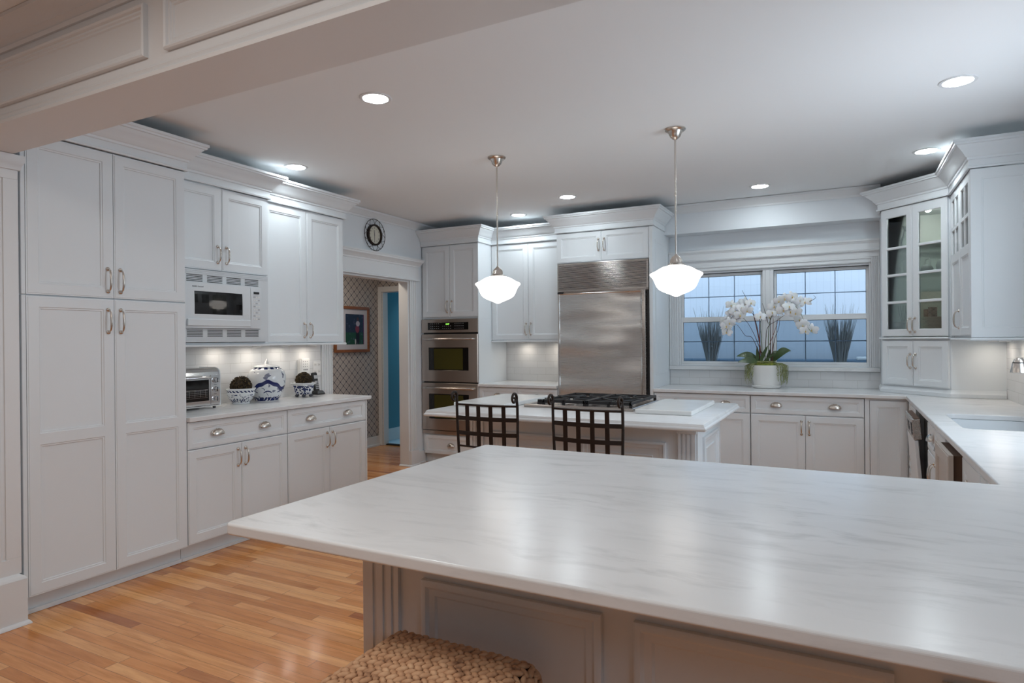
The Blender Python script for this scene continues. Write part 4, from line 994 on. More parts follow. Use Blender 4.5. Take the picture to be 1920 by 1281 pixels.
c.build('head_casing', 'trim_white', wn_, smooth=30)
MB().box(-1.595, 0.281, YB-0.045, YB+0.06, 1.068, 1.104).build('sill', 'marble', wn_, bevel=0.004)
MB().box(WX0+0.001, WX0+0.016, YB+0.001, YB+0.119, WZ0, WZ1-0.001).box(WX1-0.016, WX1-0.001, YB+0.001, YB+0.119, WZ0, WZ1-0.001).box(WX0+0.0165, WX1-0.0165, YB+0.001, YB+0.119, WZ1-0.016, WZ1-0.001).box(WX0+0.017, WX1-0.017, YB+0.015, YB+0.119, WZ0+0.001, WZ0+0.022).box(-0.700, -0.604, YB+0.004, YB+0.119, WZ0+0.0225, WZ1-0.0165).box(-0.672, -0.632, YB-0.008, YB+0.0035, WZ0+0.0225, WZ1-0.0165).build('jamb', 'trim_white', wn_, bevel=0.002)
for k, (a, b2) in enumerate(((WX0+0.017, -0.701), (-0.603, WX1-0.017))):
    wv = empty_struct('window_%d' % (k+1))
    for nm, y0w, za, zb, rt, rb, gm in (('upper_sash', YB+0.060, 1.560, WZ1-0.017, 0.030, 0.035, 'window_glass'), ('lower_sash', YB+0.025, WZ0+0.023, 1.597, 0.050, 0.022, 'screen_glass')):
        s = 0.022; sh = MB().box(a, a+s, y0w, y0w+0.030, za, zb).box(b2-s, b2, y0w, y0w+0.030, za, zb).box(a+s, b2-s, y0w, y0w+0.030, za, za+rb).box(a+s, b2-s, y0w, y0w+0.030, zb-rt, zb)
        so_ = sh.build(nm, 'trim_white', wv, bevel=0.002)
        gx0, gx1, gz0_, gz1_ = a+s, b2-s, za+rb, zb-rt
        mu = MB()
        for q in (1, 2): xq = gx0+(gx1-gx0)*q/3; mu.box(xq-0.0045, xq+0.0045, y0w+0.0145, y0w+0.0205, gz0_, gz1_)
        zq = (gz0_+gz1_)/2; mu.box(gx0, gx1, y0w+0.0140, y0w+0.0208, zq-0.0045, zq+0.0045)
        mu.build('muntins', 'trim_white', so_)
        MB().box(gx0-0.002, gx1+0.002, y0w+0.010, y0w+0.013, gz0_-0.002, gz1_+0.002).build('pane', gm, so_)
        g_ = MB(); 
        for (p0, p1, q0, q1_) in ((gx0, gx0+0.003, gz0_, gz1_), (gx1-0.003, gx1, gz0_, gz1_), (gx0, gx1, gz1_-0.004, gz1_)): g_.box(p0, p1, y0w+0.006, y0w+0.009, q0, q1_)
        g_.build('gasket', 'dark_gap', so_)
    MB().box(a, b2, YB+0.045, YB+0.0585, WZ1-0.021, WZ1-0.0175).build('head_gap', 'dark_gap', wv)
# what is seen through the window: a white boarded porch wall with two tall dried arrangements
struct(MB().box(-4.0, 2.6, 8.9, 9.0, -0.2, 3.6).build('wall_porch', 'beadboard'))
tag(MB().box(-2.6, 1.2, 8.35, 8.75, -0.099, 1.115).build('porch_bench', 'sun_ledge', bevel=0.01), 'long dark blue bench seen as a strip through the window bottom', 'bench')
tag(MB().box(0.12, 0.75, 8.38, 8.70, 1.1155, 1.15).build('porch_cushion', 'clay_white', bevel=0.01), 'white cushion on the porch bench at the lower right of the window', 'cushion')
struct(MB().box(-4.0, 2.6, 6.73, 9.0, -0.2, -0.1).build('floor', 'clay_white'))
for k, (vx, sgn) in enumerate(((-1.455, 1), (-0.045, -1))):
    vt = thing('dried_grass_vase', ['tall vase of dried grass outside the left window half', 'tall vase of dried grass outside the right window half'][k], 'vase', (vx, 8.10, 0.001-0.1))
    MB().lathe([(0.055,0),(0.058,0.03),(0.050,0.9),(0.062,1.16),(0.055,1.16),(0,1.10)], (0,0,0), 16).build('vase', 'glass_vase', vt, smooth=50)
    gm = MB(); rn = random.Random(k+3)
    for q in range(230):
        a = rn.uniform(0, 2*PI); r0 = rn.uniform(0, 0.045); h = rn.uniform(0.40, 0.62) if rn.random() < 0.8 else rn.uniform(0.62, 0.78); r1 = 0.05 + h*rn.uniform(0.02, 0.22)
        p0 = (r0*math.cos(a), r0*math.sin(a), 1.10); p1 = (r1*0.62*math.cos(a), r1*0.62*math.sin(a), 1.10+h*0.55); p2 = (r1*math.cos(a)+rn.uniform(-.02,.02), r1*math.sin(a), 1.10+h)
        gm.tube([p0, p1, p2], [0.0050, 0.0038, 0.0008], 4)
        if q % 14 == 0: gm.ellipsoid(p1, (0.014,0.014,0.014), 6, 4)
    gm.build('grass', 'dried_grass', vt)
# ------------------------------------------------------------------ island
IX0, IX1, IY0, IY1 = -2.405, -0.797, 3.96, 4.76
isl = thing('kitchen_island', 'white panelled kitchen island cabinet with fluted corner pilasters under the cooktop', 'island', (0,0,0))
MB().box(IX0+0.012, IX1-0.012, IY0+0.012, IY1, 0.10, 0.872).build('body', 'cabinet_white', isl)
MB().box(IX0-0.008, IX1+0.008, IY0-0.008, IY1+0.004, 0.001, 0.12).build('plinth', 'cabinet_white', isl, bevel=0.006)
MOULD = [(0,0.0),(0,-0.014),(0.006,-0.017),(0.016,-0.017),(0.024,-0.010),(0.040,-0.007),(0.046,-0.0015),(0.050,-0.0008)]
def applied(parent, x0, x1, z0, z1, y, name='panel', inner=True, m='cabinet_white'):
    mb = MB().panel_rings(x0, x1, z0, z1, [(i, y+d) for i, d in MOULD])
    if inner: mb.panel_rings(x0+0.085, x1-0.085, z0+0.085, z1-0.085, [(0,y-0.0008),(0,y-0.005),(0.004,y-0.007),(0.012,y-0.003),(0.02,y-0.0035)])
    return mb.build(name, m, parent, smooth=30)
def pilaster(parent, x0, x1, y, z0, z1, m='cabinet_white'):
    mb = MB(); w_ = x1-x0
    mb.box(x0, x1, y-0.006, y+0.02, z0, z1)
    for a, b2 in ((0,0.16),(0.26,0.42),(0.52,0.68),(0.78,1.0)): mb.box(x0+a*w_, x0+b2*w_, y-0.013, y-0.0055, z0, z1)
    mb.sweep([(x0-0.002,y+0.02),(x0-0.002,y-0.013),(x1+0.002,y-0.013),(x1+0.002,y+0.02)], [(0,-0.075),(0.004,-0.073),(0.006,-0.06),(0.002,-0.052),(0.004,-0.04),(0.014,-0.028),(0.022,-0.022),(0.022,-0.002),(0,-0.002)], z1)
    mb.box(x0-0.004, x1+0.004, y-0.018, y+0.0, z0, z0+0.05)
    return mb.build('pilaster', m, parent, smooth=30)
pilaster(isl, IX0, IX0+0.105, IY0+0.012, 0.121, 0.872); pilaster(isl, IX1-0.118, IX1-0.013, IY0+0.012, 0.121, 0.872)
fa, fb = IX0+0.125, IX1-0.138
MB().sweep([(fa,IY0+0.0118),(fb,IY0+0.0118)], [(0,-0.045),(0.006,-0.043),(0.010,-0.020),(0.018,-0.014),(0.018,-0.002),(0,-0.002)], 0.872).build('frieze_moulding', 'cabinet_white', isl, smooth=30)
m3 = (fb-fa)/2
for q in range(2): applied(isl, fa+0.055+q*m3, fa+(q+1)*m3-0.055, 0.16, 0.735, IY0+0.0118, 'front_panel')
es = bpy.data.objects.new('frame', None); bpy.data.objects.remove(es)
side = MB().panel_rings(0.0, IY1-IY0-0.012, 0.121, 0.8715, [(0,0),(0,-0.012),(0.001,-0.0125)], back=True)
side.panel_rings(0.14, 0.64, 0.16, 0.760, [(i, -0.0125+d) for i, d in MOULD]); side.panel_rings(0.235, 0.545, 0.25, 0.68, [(0,-0.0125),(0,-0.018),(0.006,-0.020),(0.014,-0.016)])
so_ = side.build('side_panel', 'cabinet_white', isl, smooth=30); so_.location = (IX1-0.012, IY0+0.012, 0); so_.rotation_euler = (0,0,PI/2)
o = MB().rect_rings(-2.520, -0.670, 3.545, 4.815, [(0.020,0.8725),(0.006,0.8735),(0.001,0.879),(0.0,0.886),(0.003,0.892),(0.008,0.896),(0.009,0.901),(0.014,0.911),(0.022,0.9145)]).build('island_top', 'marble_island', smooth=35)
tag(o, 'white marble island top with a moulded edge, carrying the gas cooktop', 'countertop')
# two marble boards
for k, (x0, x1, y0, y1) in enumerate(((-2.470, -2.060, 3.84, 4.60), (-1.168, -0.815, 3.90, 4.64))):
    o = MB().box(x0, x1, y0, y1, 0.915, 0.944).build('cutting_board', 'marble_board', bevel=0.006, seg=3)
    tag(o, ['white marble board on the island left of the cooktop', 'white marble board on the island right of the cooktop'][k], 'cutting board', 'marble boards on the island')
# cooktop
ck = thing('cooktop', 'stainless gas cooktop with black cast iron grates on the island', 'cooktop', (0,0,0.9148))
CX0, CX1, CY0, CY1 = -1.985, -1.205, 3.985, 4.62
MB().rect_rings(CX0, CX1, CY0, CY1, [(0.004,0),(0,0.003),(0,0.016),(0.006,0.020),(0.03,0.020),(0.036,0.014)]).build('tray', 'stainless', ck, bevel=0)
bx0 = CX0+0.13
burn = [(bx0+0.16, CY0+0.17), (bx0+0.16, CY1-0.15), (CX1-0.16, CY0+0.17), (CX1-0.16, CY1-0.15)]
for (bx, by) in burn:
    MB().lathe([(0.055,0.014),(0.055,0.020),(0.040,0.024),(0.038,0.032),(0,0.033)], (bx,by,0), 20).build('burner', 'stainless', ck, smooth=40)
    MB().lathe([(0.034,0.0335),(0.036,0.036),(0.033,0.041),(0,0.042)], (bx,by,0), 20).build('burner_cap', 'cast_iron', ck, smooth=40)
gw = (CX1-0.012-bx0)/2
for gi in range(2):
    gx0, gx1 = bx0+gi*gw+0.003, bx0+(gi+1)*gw-0.003; gy0, gy1 = CY0+0.02, CY1-0.01; gm = MB(); zt0, zt1 = 0.040, 0.056; bt = 0.007
    gm.box(gx0, gx1, gy0, gy0+2*bt, zt0-0.004, zt1).box(gx0, gx1, gy1-2*bt, gy1, zt0-0.004, zt1).box(gx0, gx0+2*bt, gy0, gy1, zt0, zt1).box(gx1-2*bt, gx1, gy0, gy1, zt0, zt1)
    ym = (gy0+gy1)/2; gm.box(gx0, gx1, ym-bt, ym+bt, zt0, zt1)
    for (bx, by) in burn:
        if not gx0 < bx < gx1: continue
        ya, yb2 = (gy0, ym) if by < ym else (ym, gy1)
        for (ex_, ey_) in ((gx0, by), (gx1, by), (bx, ya), (bx, yb2), (gx0, ya), (gx1, ya), (gx0, yb2), (gx1, yb2)):
            dx_, dy_ = bx-ex_, by-ey_; l = math.hypot(dx_, dy_); s_ = (l-0.035)/l
            gm.tube([(ex_, ey_, zt1-0.007), (ex_+dx_*s_, ey_+dy_*s_, zt1-0.007)], 0.0055, 6)
    for (lx_, ly_) in ((gx0+bt, gy0+bt), (gx1-bt, gy0+bt), (gx0+bt, gy1-bt), (gx1-bt, gy1-bt), ((gx0+gx1)/2, gy0+bt)): gm.box(lx_-bt*1.3, lx_+bt*1.3, ly_-bt, ly_+bt, 0.0205 if abs(lx_-(gx0+gx1)/2) > 0.05 else 0.0205, zt0)
    gm.build('grate', 'cast_iron', ck)
for q in range(4):
    MB().lathe([(0.021,0.0145),(0.021,0.022),(0.017,0.024),(0.016,0.044),(0.014,0.046),(0,0.046)], (CX0+0.068, CY0+0.12+q*0.12, 0), 16).build('knob', 'black_plastic', ck, smooth=40)
# ------------------------------------------------------------------ wrought iron counter stools
def iron_stool():
    st = thing('counter_stool', '', 'stool')
    W2_ = 0.205; zr = 0.995
    def bowy(x_): return -0.028*(1-(x_/W2_)**2)      # back bows outwards (towards -Y)
    def back_y(z): return -0.0 - 0.03*max(0, (z-0.62))
    for s in (-1, 1):
        x_ = s*W2_
        pts = [(x_*0.96, 0.0, 0.60), (x_*0.97, back_y(0.7), 0.70), (x_, back_y(0.9), 0.90), (x_*1.0, back_y(1.0), 1.00), (x_*0.99, -0.016, 1.035)]
        # scroll curling backwards
        cx_, cz_ = -0.048, 1.038
        n = 26
        for q in range(n+1):
            a = math.radians(0 + 470*q/n); r_ = 0.034*(1-0.75*q/n)
            pts.append((x_*0.99, cx_ + r_*math.cos(a), cz_+ 0.006*(1-q/n) + r_*math.sin(a)))
        MB().tube(pts, [0.0085]*5+[0.0085-0.003*q/n for q in range(n+1)], 8).build('back_post', 'iron', st, smooth=60)
    def hbar(z, hh, th, flat):
        mb = MB(); pp = [(-W2_+2*W2_*q/12, bowy(-W2_+2*W2_*q/12)+back_y(z), z) for q in range(13)]
        if not flat: mb.tube(pp, th, 8)
        else: mb.sweep([(p[0], p[1]) for p in pp], [(0.0,-hh/2),(th,-hh/2),(th,hh/2),(0,hh/2)], z)
        return mb
    hbar(zr, 0, 0.0065, False).build('top_rail', 'iron', st, smooth=60)
    for z in (0.915, 0.825): hbar(z, 0.024, 0.004, True).build('back_slat', 'iron', st)
    hbar(0.745, 0, 0.006, False).build('lower_rail', 'iron', st, smooth=60)
    for q in range(4):
        x_ = -W2_+2*W2_*(q+1)/5
        mb = MB(); yv = bowy(x_)
        mb.rings([[(x_-0.0125, yv+back_y(z)-0.002, z), (x_+0.0125, yv+back_y(z)-0.002, z), (x_+0.0125, yv+back_y(z)+0.002, z), (x_-0.0125, yv+back_y(z)+0.002, z)] for z in (0.745, 0.825, 0.915, zr)])
        mb.build('back_slat', 'iron', st)
    MB().lathe([(0,0.0),(0.19,0.0),(0.205,0.02),(0.195,0.05),(0.10,0.062),(0,0.064)], (0,0.205,0.60), 28).build('seat', 'leather', st, smooth=50)
    MB().tube([(0.20*math.cos(2*PI*q/24), 0.205+0.20*math.sin(2*PI*q/24), 0.594) for q in range(25)], 0.007, 8).build('seat_ring', 'iron', st, smooth=60)
    for (sx_, sy_) in ((-1,-1),(1,-1),(1,1),(-1,1)):
        MB().tube([(sx_*0.14, 0.205+sy_*0.13, 0.594), (sx_*0.16, 0.205+sy_*0.16, 0.3), (sx_*0.20, 0.205+sy_*0.20, 0.004)], 0.010, 8).build('leg', 'iron', st, smooth=60)
    MB().tube([(0.155*math.cos(2*PI*q/24)*1.25, 0.205+0.155*math.sin(2*PI*q/24)*1.25, 0.22) for q in range(25)], 0.007, 8).build('foot_ring', 'iron', st, smooth=60)
    return st
s1 = iron_stool(); s1.location = (-1.888, 3.305, 0); s1.rotation_euler = (0,0,math.radians(0.5))
s1['label'] = 'black wrought iron counter stool in front of the left marble board'; s1['group'] = 'iron stools at the island'
s2 = copy_tree(s1); s2.location = (-1.255, 3.305, 0); s2.rotation_euler = (0,0,math.radians(-1.5))
s2['label'] = 'black wrought iron counter stool in front of the gas cooktop'

# ------------------------------------------------------------------ peninsula base
pen = thing('peninsula_cabinet', 'white panelled peninsula base with a fluted corner under the foreground marble', 'cabinet', (0,0,0))
PY = 1.432
MB().box(-1.213, 1.060, PY, 2.445, 0.10, 0.8835).build('body', 'cabinet_white', pen)
MB().box(-1.222, 1.060, PY-0.014, 2.40, 0.001, 0.13).build('plinth', 'cabinet_white', pen, bevel=0.005)
pm = MB().box(-1.225, -1.100, PY-0.006, PY+0.02, 0.131, 0.8835)
for a, b2 in ((0,0.28),(0.38,0.56),(0.66,0.80),(0.88,1.0)): pm.box(-1.225+0.125*a, -1.225+0.125*b2, PY-0.012, PY-0.0055, 0.131, 0.8835)
pm.build('pilaster', 'cabinet_white', pen, bevel=0.001)
xx = -1.022
for q in range(3):
    applied(pen, xx, xx+0.512, 0.19, 0.735, PY-0.0005, 'panel', inner=False); xx += 0.590
# ------------------------------------------------------------------ woven stool in the foreground
ws = thing('woven_stool', 'square stool with braided water hyacinth seat tucked under the foreground marble', 'stool', (-0.845, 1.165, 0))
hx_, hy_ = 0.205, 0.195; ztop = 0.632
core = MB().rect_rings(-hx_+0.010, hx_-0.010, -hy_+0.010, hy_-0.010, [(0.03,0.50),(0.0,0.51),(0.0,ztop-0.040),(0.012,ztop-0.018),(0.035,ztop-0.012)]).build('seat_core', 'stool_base', ws, bevel=0.01)
rn = random.Random(5)
def surf(u, v):
    """braid surface: u across, v runs front to back over the top and down the sides; returns point and normal"""
    x_ = max(-hx_, min(hx_, u)); y_ = max(-hy_, min(hy_, v)); R = 0.034
    p = Vector((x_, y_, ztop-0.012)); nrm = Vector((0,0,1))
    ox = abs(u)-(hx_-R); oy = abs(v)-(hy_-R)
    ax = max(0, min(PI/2, ox/R)); ay = max(0, min(PI/2, oy/R))
    sx_ = (1 if u > 0 else -1); sy_ = (1 if v > 0 else -1)
    px_ = u if ox <= 0 else sx_*(hx_-R+R*math.sin(ax)); py_ = v if oy <= 0 else sy_*(hy_-R+R*math.sin(ay))
    dz = R*(1-math.cos(ax)) + R*(1-math.cos(ay))
    if ox/R > PI/2: dz += (ox-R*PI/2)
    if oy/R > PI/2: dz += (oy-R*PI/2)
    # dome
    dz -= 0.006*(1-(px_/hx_)**2)*(1-(py_/hy_)**2)
    nrm = Vector((sx_*math.sin(ax) if ox > 0 else 0, sy_*math.sin(ay) if oy > 0 else 0, max(0.05, math.cos(ax if ox > 0 else 0)*math.cos(ay if oy > 0 else 0)))).normalized()
    return Vector((px_, py_, ztop-0.010-dz)), nrm
br = MB(); RU = 0.034
du, dv = 0.0215, 0.0185
U = hx_-RU+RU*PI/2+0.07; V = hy_-RU+RU*PI/2+0.07
nv = int(2*V/dv); nu_ = int(2*U/du)
for j in range(nv+1):
    v = -V + j*dv
    for i in range(nu_+1):
        u = -U + i*du + (du/2 if j % 2 else 0)
        if abs(u) > hx_-0.004 and abs(v) > hy_-0.004: 
            if abs(u) > hx_+0.02 or abs(v) > hy_+0.02: continue
        p, nrm = surf(u, v)
        if p.z < 0.515: continue
        ang_ = math.radians(32 if j % 2 == 0 else -32) + rn.uniform(-0.14, 0.14)
        ta = Vector((1,0,0)); ta = (ta - nrm*ta.dot(nrm)).normalized() if abs(nrm.x) < 0.95 else Vector((0,1,0))
        if abs(nrm.x) > 0.7: ta = Vector((0,1,0)); ta = (ta - nrm*ta.dot(nrm)).normalized()
        tb = nrm.cross(ta)
        d1 = ta*math.cos(ang_)+tb*math.sin(ang_); d2 = nrm.cross(d1)
        tilt = 0.22; d1b = (d1*math.cos(tilt)+nrm*math.sin(tilt)); n2 = d1b.cross(d2)
        rot = Matrix((d1b, d2, n2)).transposed()
        s_ = rn.uniform(0.9, 1.12)
        br.ellipsoid(p + nrm*rn.uniform(-0.001, 0.002), (0.0172*s_, 0.0085*s_, 0.0072), 8, 5, rot)
br.build('woven_seat', 'hyacinth', ws, smooth=80)
for (sx_, sy_) in ((-1,-1),(1,-1),(1,1),(-1,1)):
    MB().box(sx_*(hx_-0.045), sx_*(hx_-0.008), sy_*(hy_-0.045), sy_*(hy_-0.008), 0.001, 0.505).build('leg', 'stool_base', ws, bevel=0.005)
MB().box(-hx_+0.045, hx_-0.045, -hy_+0.015, -hy_+0.035, 0.16, 0.19).box(-hx_+0.045, hx_-0.045, hy_-0.035, hy_-0.015, 0.16, 0.19).build('stretcher', 'stool_base', ws, bevel=0.004)
# ------------------------------------------------------------------ lamps
def pendant():
    p = thing('pendant_lamp', '', 'pendant lamp')
    # origin at ceiling
    MB().lathe([(0.065,0.0),(0.066,-0.006),(0.060,-0.012),(0.046,-0.016),(0.040,-0.030),(0.032,-0.050),(0.018,-0.062),(0.008,-0.068),(0,-0.068)], (0,0,0), 28).build('canopy', 'nickel', p, smooth=30)
    MB().lathe([(0.0055,-0.066),(0.0055,-0.40),(0.0075,-0.402),(0.0075,-0.418),(0.0055,-0.42),(0.0055,-0.80)], (0,0,0), 12).build('rod', 'nickel', p, smooth=40)
    flu = lambda a, h: 1+0.05*math.cos(a*14)*(1 if -0.845 < h < -0.80 else 0)
    MB().lathe([(0.006,-0.785),(0.012,-0.795),(0.024,-0.805),(0.034,-0.820),(0.037,-0.842),(0.040,-0.846),(0.050,-0.850),(0.051,-0.858),(0.0,-0.8585)], (0,0,0), 56, wob=flu).build('fitter', 'nickel', p, smooth=30)
    g = [(0.047,-0.8588),(0.062,-0.862),(0.085,-0.868),(0.108,-0.880),(0.128,-0.893),(0.148,-0.902),(0.160,-0.908),(0.164,-0.914),(0.160,-0.922),(0.150,-0.932),(0.140,-0.948),(0.132,-0.968),(0.122,-0.990),(0.110,-1.006),(0.088,-1.020),(0.055,-1.034),(0.028,-1.045),(0.012,-1.053),(0,-1.055)]
    o = MB().lathe(g, (0,0,0), 48).build('glass_shade', 'globe_glass', p, smooth=50)
    return p
pa = pendant(); pa.location = (-2.218, 4.05, ZC-0.0005); pa['label'] = 'left pendant lamp with white schoolhouse glass shade on a nickel rod'; pa['group'] = 'pendant lamps over the island'
pb = copy_tree(pa); pb.location = (-0.938, 4.05, ZC-0.0005); pb['label'] = 'right pendant lamp with white schoolhouse glass shade, hanging in front of the window'

lamps = [((-2.250, 2.745), 'recessed ceiling lamp nearest the panelled beam, left of centre'), ((-3.66, 3.533), 'recessed ceiling lamp by the crown of the left wall cabinets'),
         ((-2.262, 5.482), 'recessed ceiling lamp in front of the refrigerator crown'), ((-3.042, 6.018), 'recessed ceiling lamp by the cabinet between oven and refrigerator'),
         ((-0.644, 5.928), 'recessed ceiling lamp in front of the window soffit'), ((0.524, 5.396), 'recessed ceiling lamp beside the corner cabinet crown'),
         ((0.528, 4.003), 'large recessed ceiling lamp at the upper right above the sink')]
first = None
for (lx_, ly_), lb in lamps:
    if first is None:
        d = thing('ceiling_lamp', lb, 'ceiling lamp', (lx_, ly_, ZC-0.0004), 0, 'recessed ceiling lamps')
        MB().lathe([(0.066,-0.0015),(0.069,-0.005),(0.085,-0.004),(0.088,0.0),(0.066,0.0)], (0,0,0), 40, ring=True).build('trim_ring', 'trim_white', d, smooth=40)
        MB().lathe([(0.0655,-0.0002),(0.0655,-0.0022),(0,-0.0022)], (0,0,0), 40).build('lens', 'lamp_glow', d)
        first = d
    else:
        d = copy_tree(first); d.location = (lx_, ly_, ZC-0.0004); d['label'] = lb
# puck lights under the wall cabinets
pk = [((-4.13, 3.26, 1.3615), 'left wall, first puck light from the pantry'), ((-4.13, 3.40+0.16, 1.3535), 'left wall, second puck light from the pantry'), ((-4.13, 3.86, 1.3535), 'left wall, third puck light from the pantry'), ((-4.13, 4.16, 1.3535), 'left wall, puck light nearest the doorway'),
      ((-3.22, 6.47, 1.3575), 'back wall, puck light nearest the oven'), ((-2.82, 6.47, 1.3575), 'back wall, puck light nearest the refrigerator'), ((0.95, 5.68, 1.3515), 'right wall, puck light nearest the corner cabinet'), ((0.95, 5.30, 1.3515), 'right wall, puck light furthest from the corner cabinet')]
first = None
for loc_, lb in pk:
    lb = 'small round light under the wall cabinet: ' + lb
    if first is None:
        d = thing('puck_light', lb, 'cabinet light', loc_, 0, 'puck lights under the wall cabinets')
        MB().lathe([(0.030,0),(0.034,-0.002),(0.034,-0.010),(0.026,-0.012),(0.026,0)], (0,0,0), 20, ring=True).build('housing', 'outlet_plastic', d)
        MB().lathe([(0.0255,-0.001),(0.0255,-0.009),(0,-0.0095)], (0,0,0), 20).build('lens', 'puck_glow', d)
        first = d
    else:
        d = copy_tree(first); d.location = loc_; d['label'] = lb

# ------------------------------------------------------------------ things on the left counter
# toaster oven: front faces +X
to = thing('toaster_oven', 'silver toaster oven with glass door and three knobs beside the pantry', 'toaster oven', (-3.985, 2.68, 0.915), PI/2)
Wt, Dt, Ht = 0.425, 0.235, 0.285
prof = [(0.0,0.022),(0.0,0.235),(0.004,0.258),(0.020,0.276),(0.050,0.285),(Dt-0.02,0.285),(Dt,0.265),(Dt,0.022)]
MB().rings([[(0.004, y_, z_) for y_, z_ in prof], [(Wt-0.004, y_, z_) for y_, z_ in prof]]).build('body', 'chrome', to, bevel=0.003)
prof2 = [(-0.004,0.018),(-0.004,0.236),(0.001,0.261),(0.018,0.280),(0.049,0.289),(Dt-0.018,0.289),(Dt+0.003,0.267),(Dt+0.003,0.018)]
MB().rings([[(Wt-0.0035, y_, z_) for y_, z_ in prof2], [(Wt+0.008, y_, z_) for y_, z_ in prof2]]).build('side_cover', 'appliance_white', to, bevel=0.003)
df = MB(); 
for bxs in ((0.01,0.34,0.205,0.235),(0.01,0.34,0.028,0.058),(0.01,0.022,0.058,0.205),(0.328,0.34,0.058,0.205)): df.box(bxs[0], bxs[1], -0.014, -0.001, bxs[2], bxs[3])
dfo = df.build('door', 'chrome', to, bevel=0.002)
MB().box(0.0225, 0.3275, -0.010, -0.006, 0.0585, 0.2045).build('window', 'black_gloss', dfo)
rk = MB()
for q in range(5): rk.tube([(0.03, -0.0115, 0.08+q*0.012) , (0.32, -0.0115, 0.08+q*0.012)], 0.0008, 4)
rk.tube([(0.03,-0.012,0.135),(0.32,-0.012,0.135)], 0.0016, 5)
for q in range(7): rk.tube([(0.05+q*0.042,-0.012,0.135),(0.05+q*0.042,-0.012,0.085)], 0.0010, 4)
rk.build('rack', 'chrome', dfo)
MB().tube([(0.03,-0.016,0.222),(0.03,-0.038,0.222),(0.32,-0.038,0.222),(0.32,-0.016,0.222)], 0.007, 10).build('handle', 'chrome', dfo, smooth=60)
cpn2 = MB().box(0.345, Wt-0.005, -0.010, -0.001, 0.028, 0.238).build('control_panel', 'chrome', to, bevel=0.002)
for q, zz in enumerate((0.200, 0.135, 0.068)):
    kb = MB().lathe([(0,-0.030),(0.016,-0.029),(0.019,-0.024),(0.021,-0.0105)], (0.384,0,zz), 20, 'y').build('knob', 'chrome', cpn2, smooth=40)
    MB().box(0.3825, 0.3855, -0.033, -0.0295, zz-0.015, zz+0.015).build('knob_mark', 'ink', kb)
    if q < 2: MB().box(0.372, 0.392, -0.0112, -0.0102, zz-0.034, zz-0.031).build('print', 'ink', cpn2)
for (fx_, fy_) in ((0.03,0.02),(Wt-0.03,0.02),(0.03,Dt-0.03),(Wt-0.03,Dt-0.03)): MB().lathe([(0.010,0.0),(0.012,0.022)], (fx_,fy_,0), 12).build('foot', 'black_plastic', to)
MB().box(0.006, Wt-0.004, -0.006, Dt, 0.014, 0.0215).build('base_plate', 'chrome', to)
def topiary(parent, cz, r, seed):
    rn = random.Random(seed); mb = MB().ellipsoid((0,0,cz), (r*0.9, r*0.9, r*0.9), 16, 10)
    for q in range(520):
        a = rn.uniform(0,2*PI); c_ = rn.uniform(-0.25, 1.0); s_ = math.sqrt(1-c_*c_); rr = r*rn.uniform(0.90, 1.05)
        p = Vector((rr*s_*math.cos(a), rr*s_*math.sin(a), cz+rr*c_))
        rot = Quaternion((rn.uniform(-1,1), rn.uniform(-1,1), rn.uniform(-1,1), rn.uniform(-1,1))).normalized().to_matrix()
        mb.ellipsoid(p, (0.0088, 0.0056, 0.0030), 6, 4, rot)
    return mb.build('foliage', 'boxwood', parent)
p1 = thing('planter', 'round blue and white porcelain planter with a clipped ball, beside the toaster oven', 'planter', (-4.075, 3.362, 0.9148), 0.4)
MB().lathe([(0.062,0),(0.064,0.008),(0.060,0.012),(0.082,0.035),(0.095,0.06),(0.099,0.082),(0.100,0.100),(0.108,0.112),(0.107,0.118),(0.100,0.118),(0.094,0.100),(0,0.098)], (0,0,0), 40).build('bowl', 'porcelain_bowl', p1, smooth=40)
topiary(p1, 0.128, 0.074, 1)
jr = thing('ginger_jar', 'tall blue and white porcelain ginger jar with a pointed lid', 'jar', (-4.095, 3.625, 0.9148), 0.9)
MB().lathe([(0.086,0.0),(0.088,0.006),(0.100,0.030),(0.122,0.075),(0.137,0.120),(0.145,0.165),(0.144,0.200),(0.132,0.235),(0.108,0.256),(0.088,0.264),(0,0.264)], (0,0,0), 48).build('body', 'porcelain_jar', jr, smooth=50)
ld = MB().lathe([(0.092,0.262),(0.098,0.266),(0.096,0.272),(0.075,0.282),(0.03,0.288),(0,0.289)], (0,0,0), 40).build('lid', 'porcelain_jar', jr, smooth=40)
MB().lathe([(0.014,0.287),(0.016,0.296),(0.010,0.312),(0.004,0.330),(0,0.333)], (0,0,0), 16).build('knob', 'ceramic_white', ld, smooth=50)
p2 = thing('planter', 'six-sided blue and white footed planter with a clipped ball, near the doorway', 'planter', (-4.085, 4.010, 0.9148), math.radians(12))
def hexr(r, z): return [(r*math.cos(PI/3*q), r*math.sin(PI/3*q), z) for q in range(6)]
MB().rings([hexr(0.070,0.022), hexr(0.088,0.065), hexr(0.098,0.104), hexr(0.120,0.112), hexr(0.120,0.120), hexr(0.104,0.120), hexr(0.09,0.105)]).build('bowl', 'porcelain_hex', p2)
for q in range(6):
    a = PI/3*q; MB().ellipsoid((0.064*math.cos(a), 0.064*math.sin(a), 0.012), (0.016,0.016,0.0125), 8, 6).build('foot', 'ink', p2)
topiary(p2, 0.136, 0.066, 2)
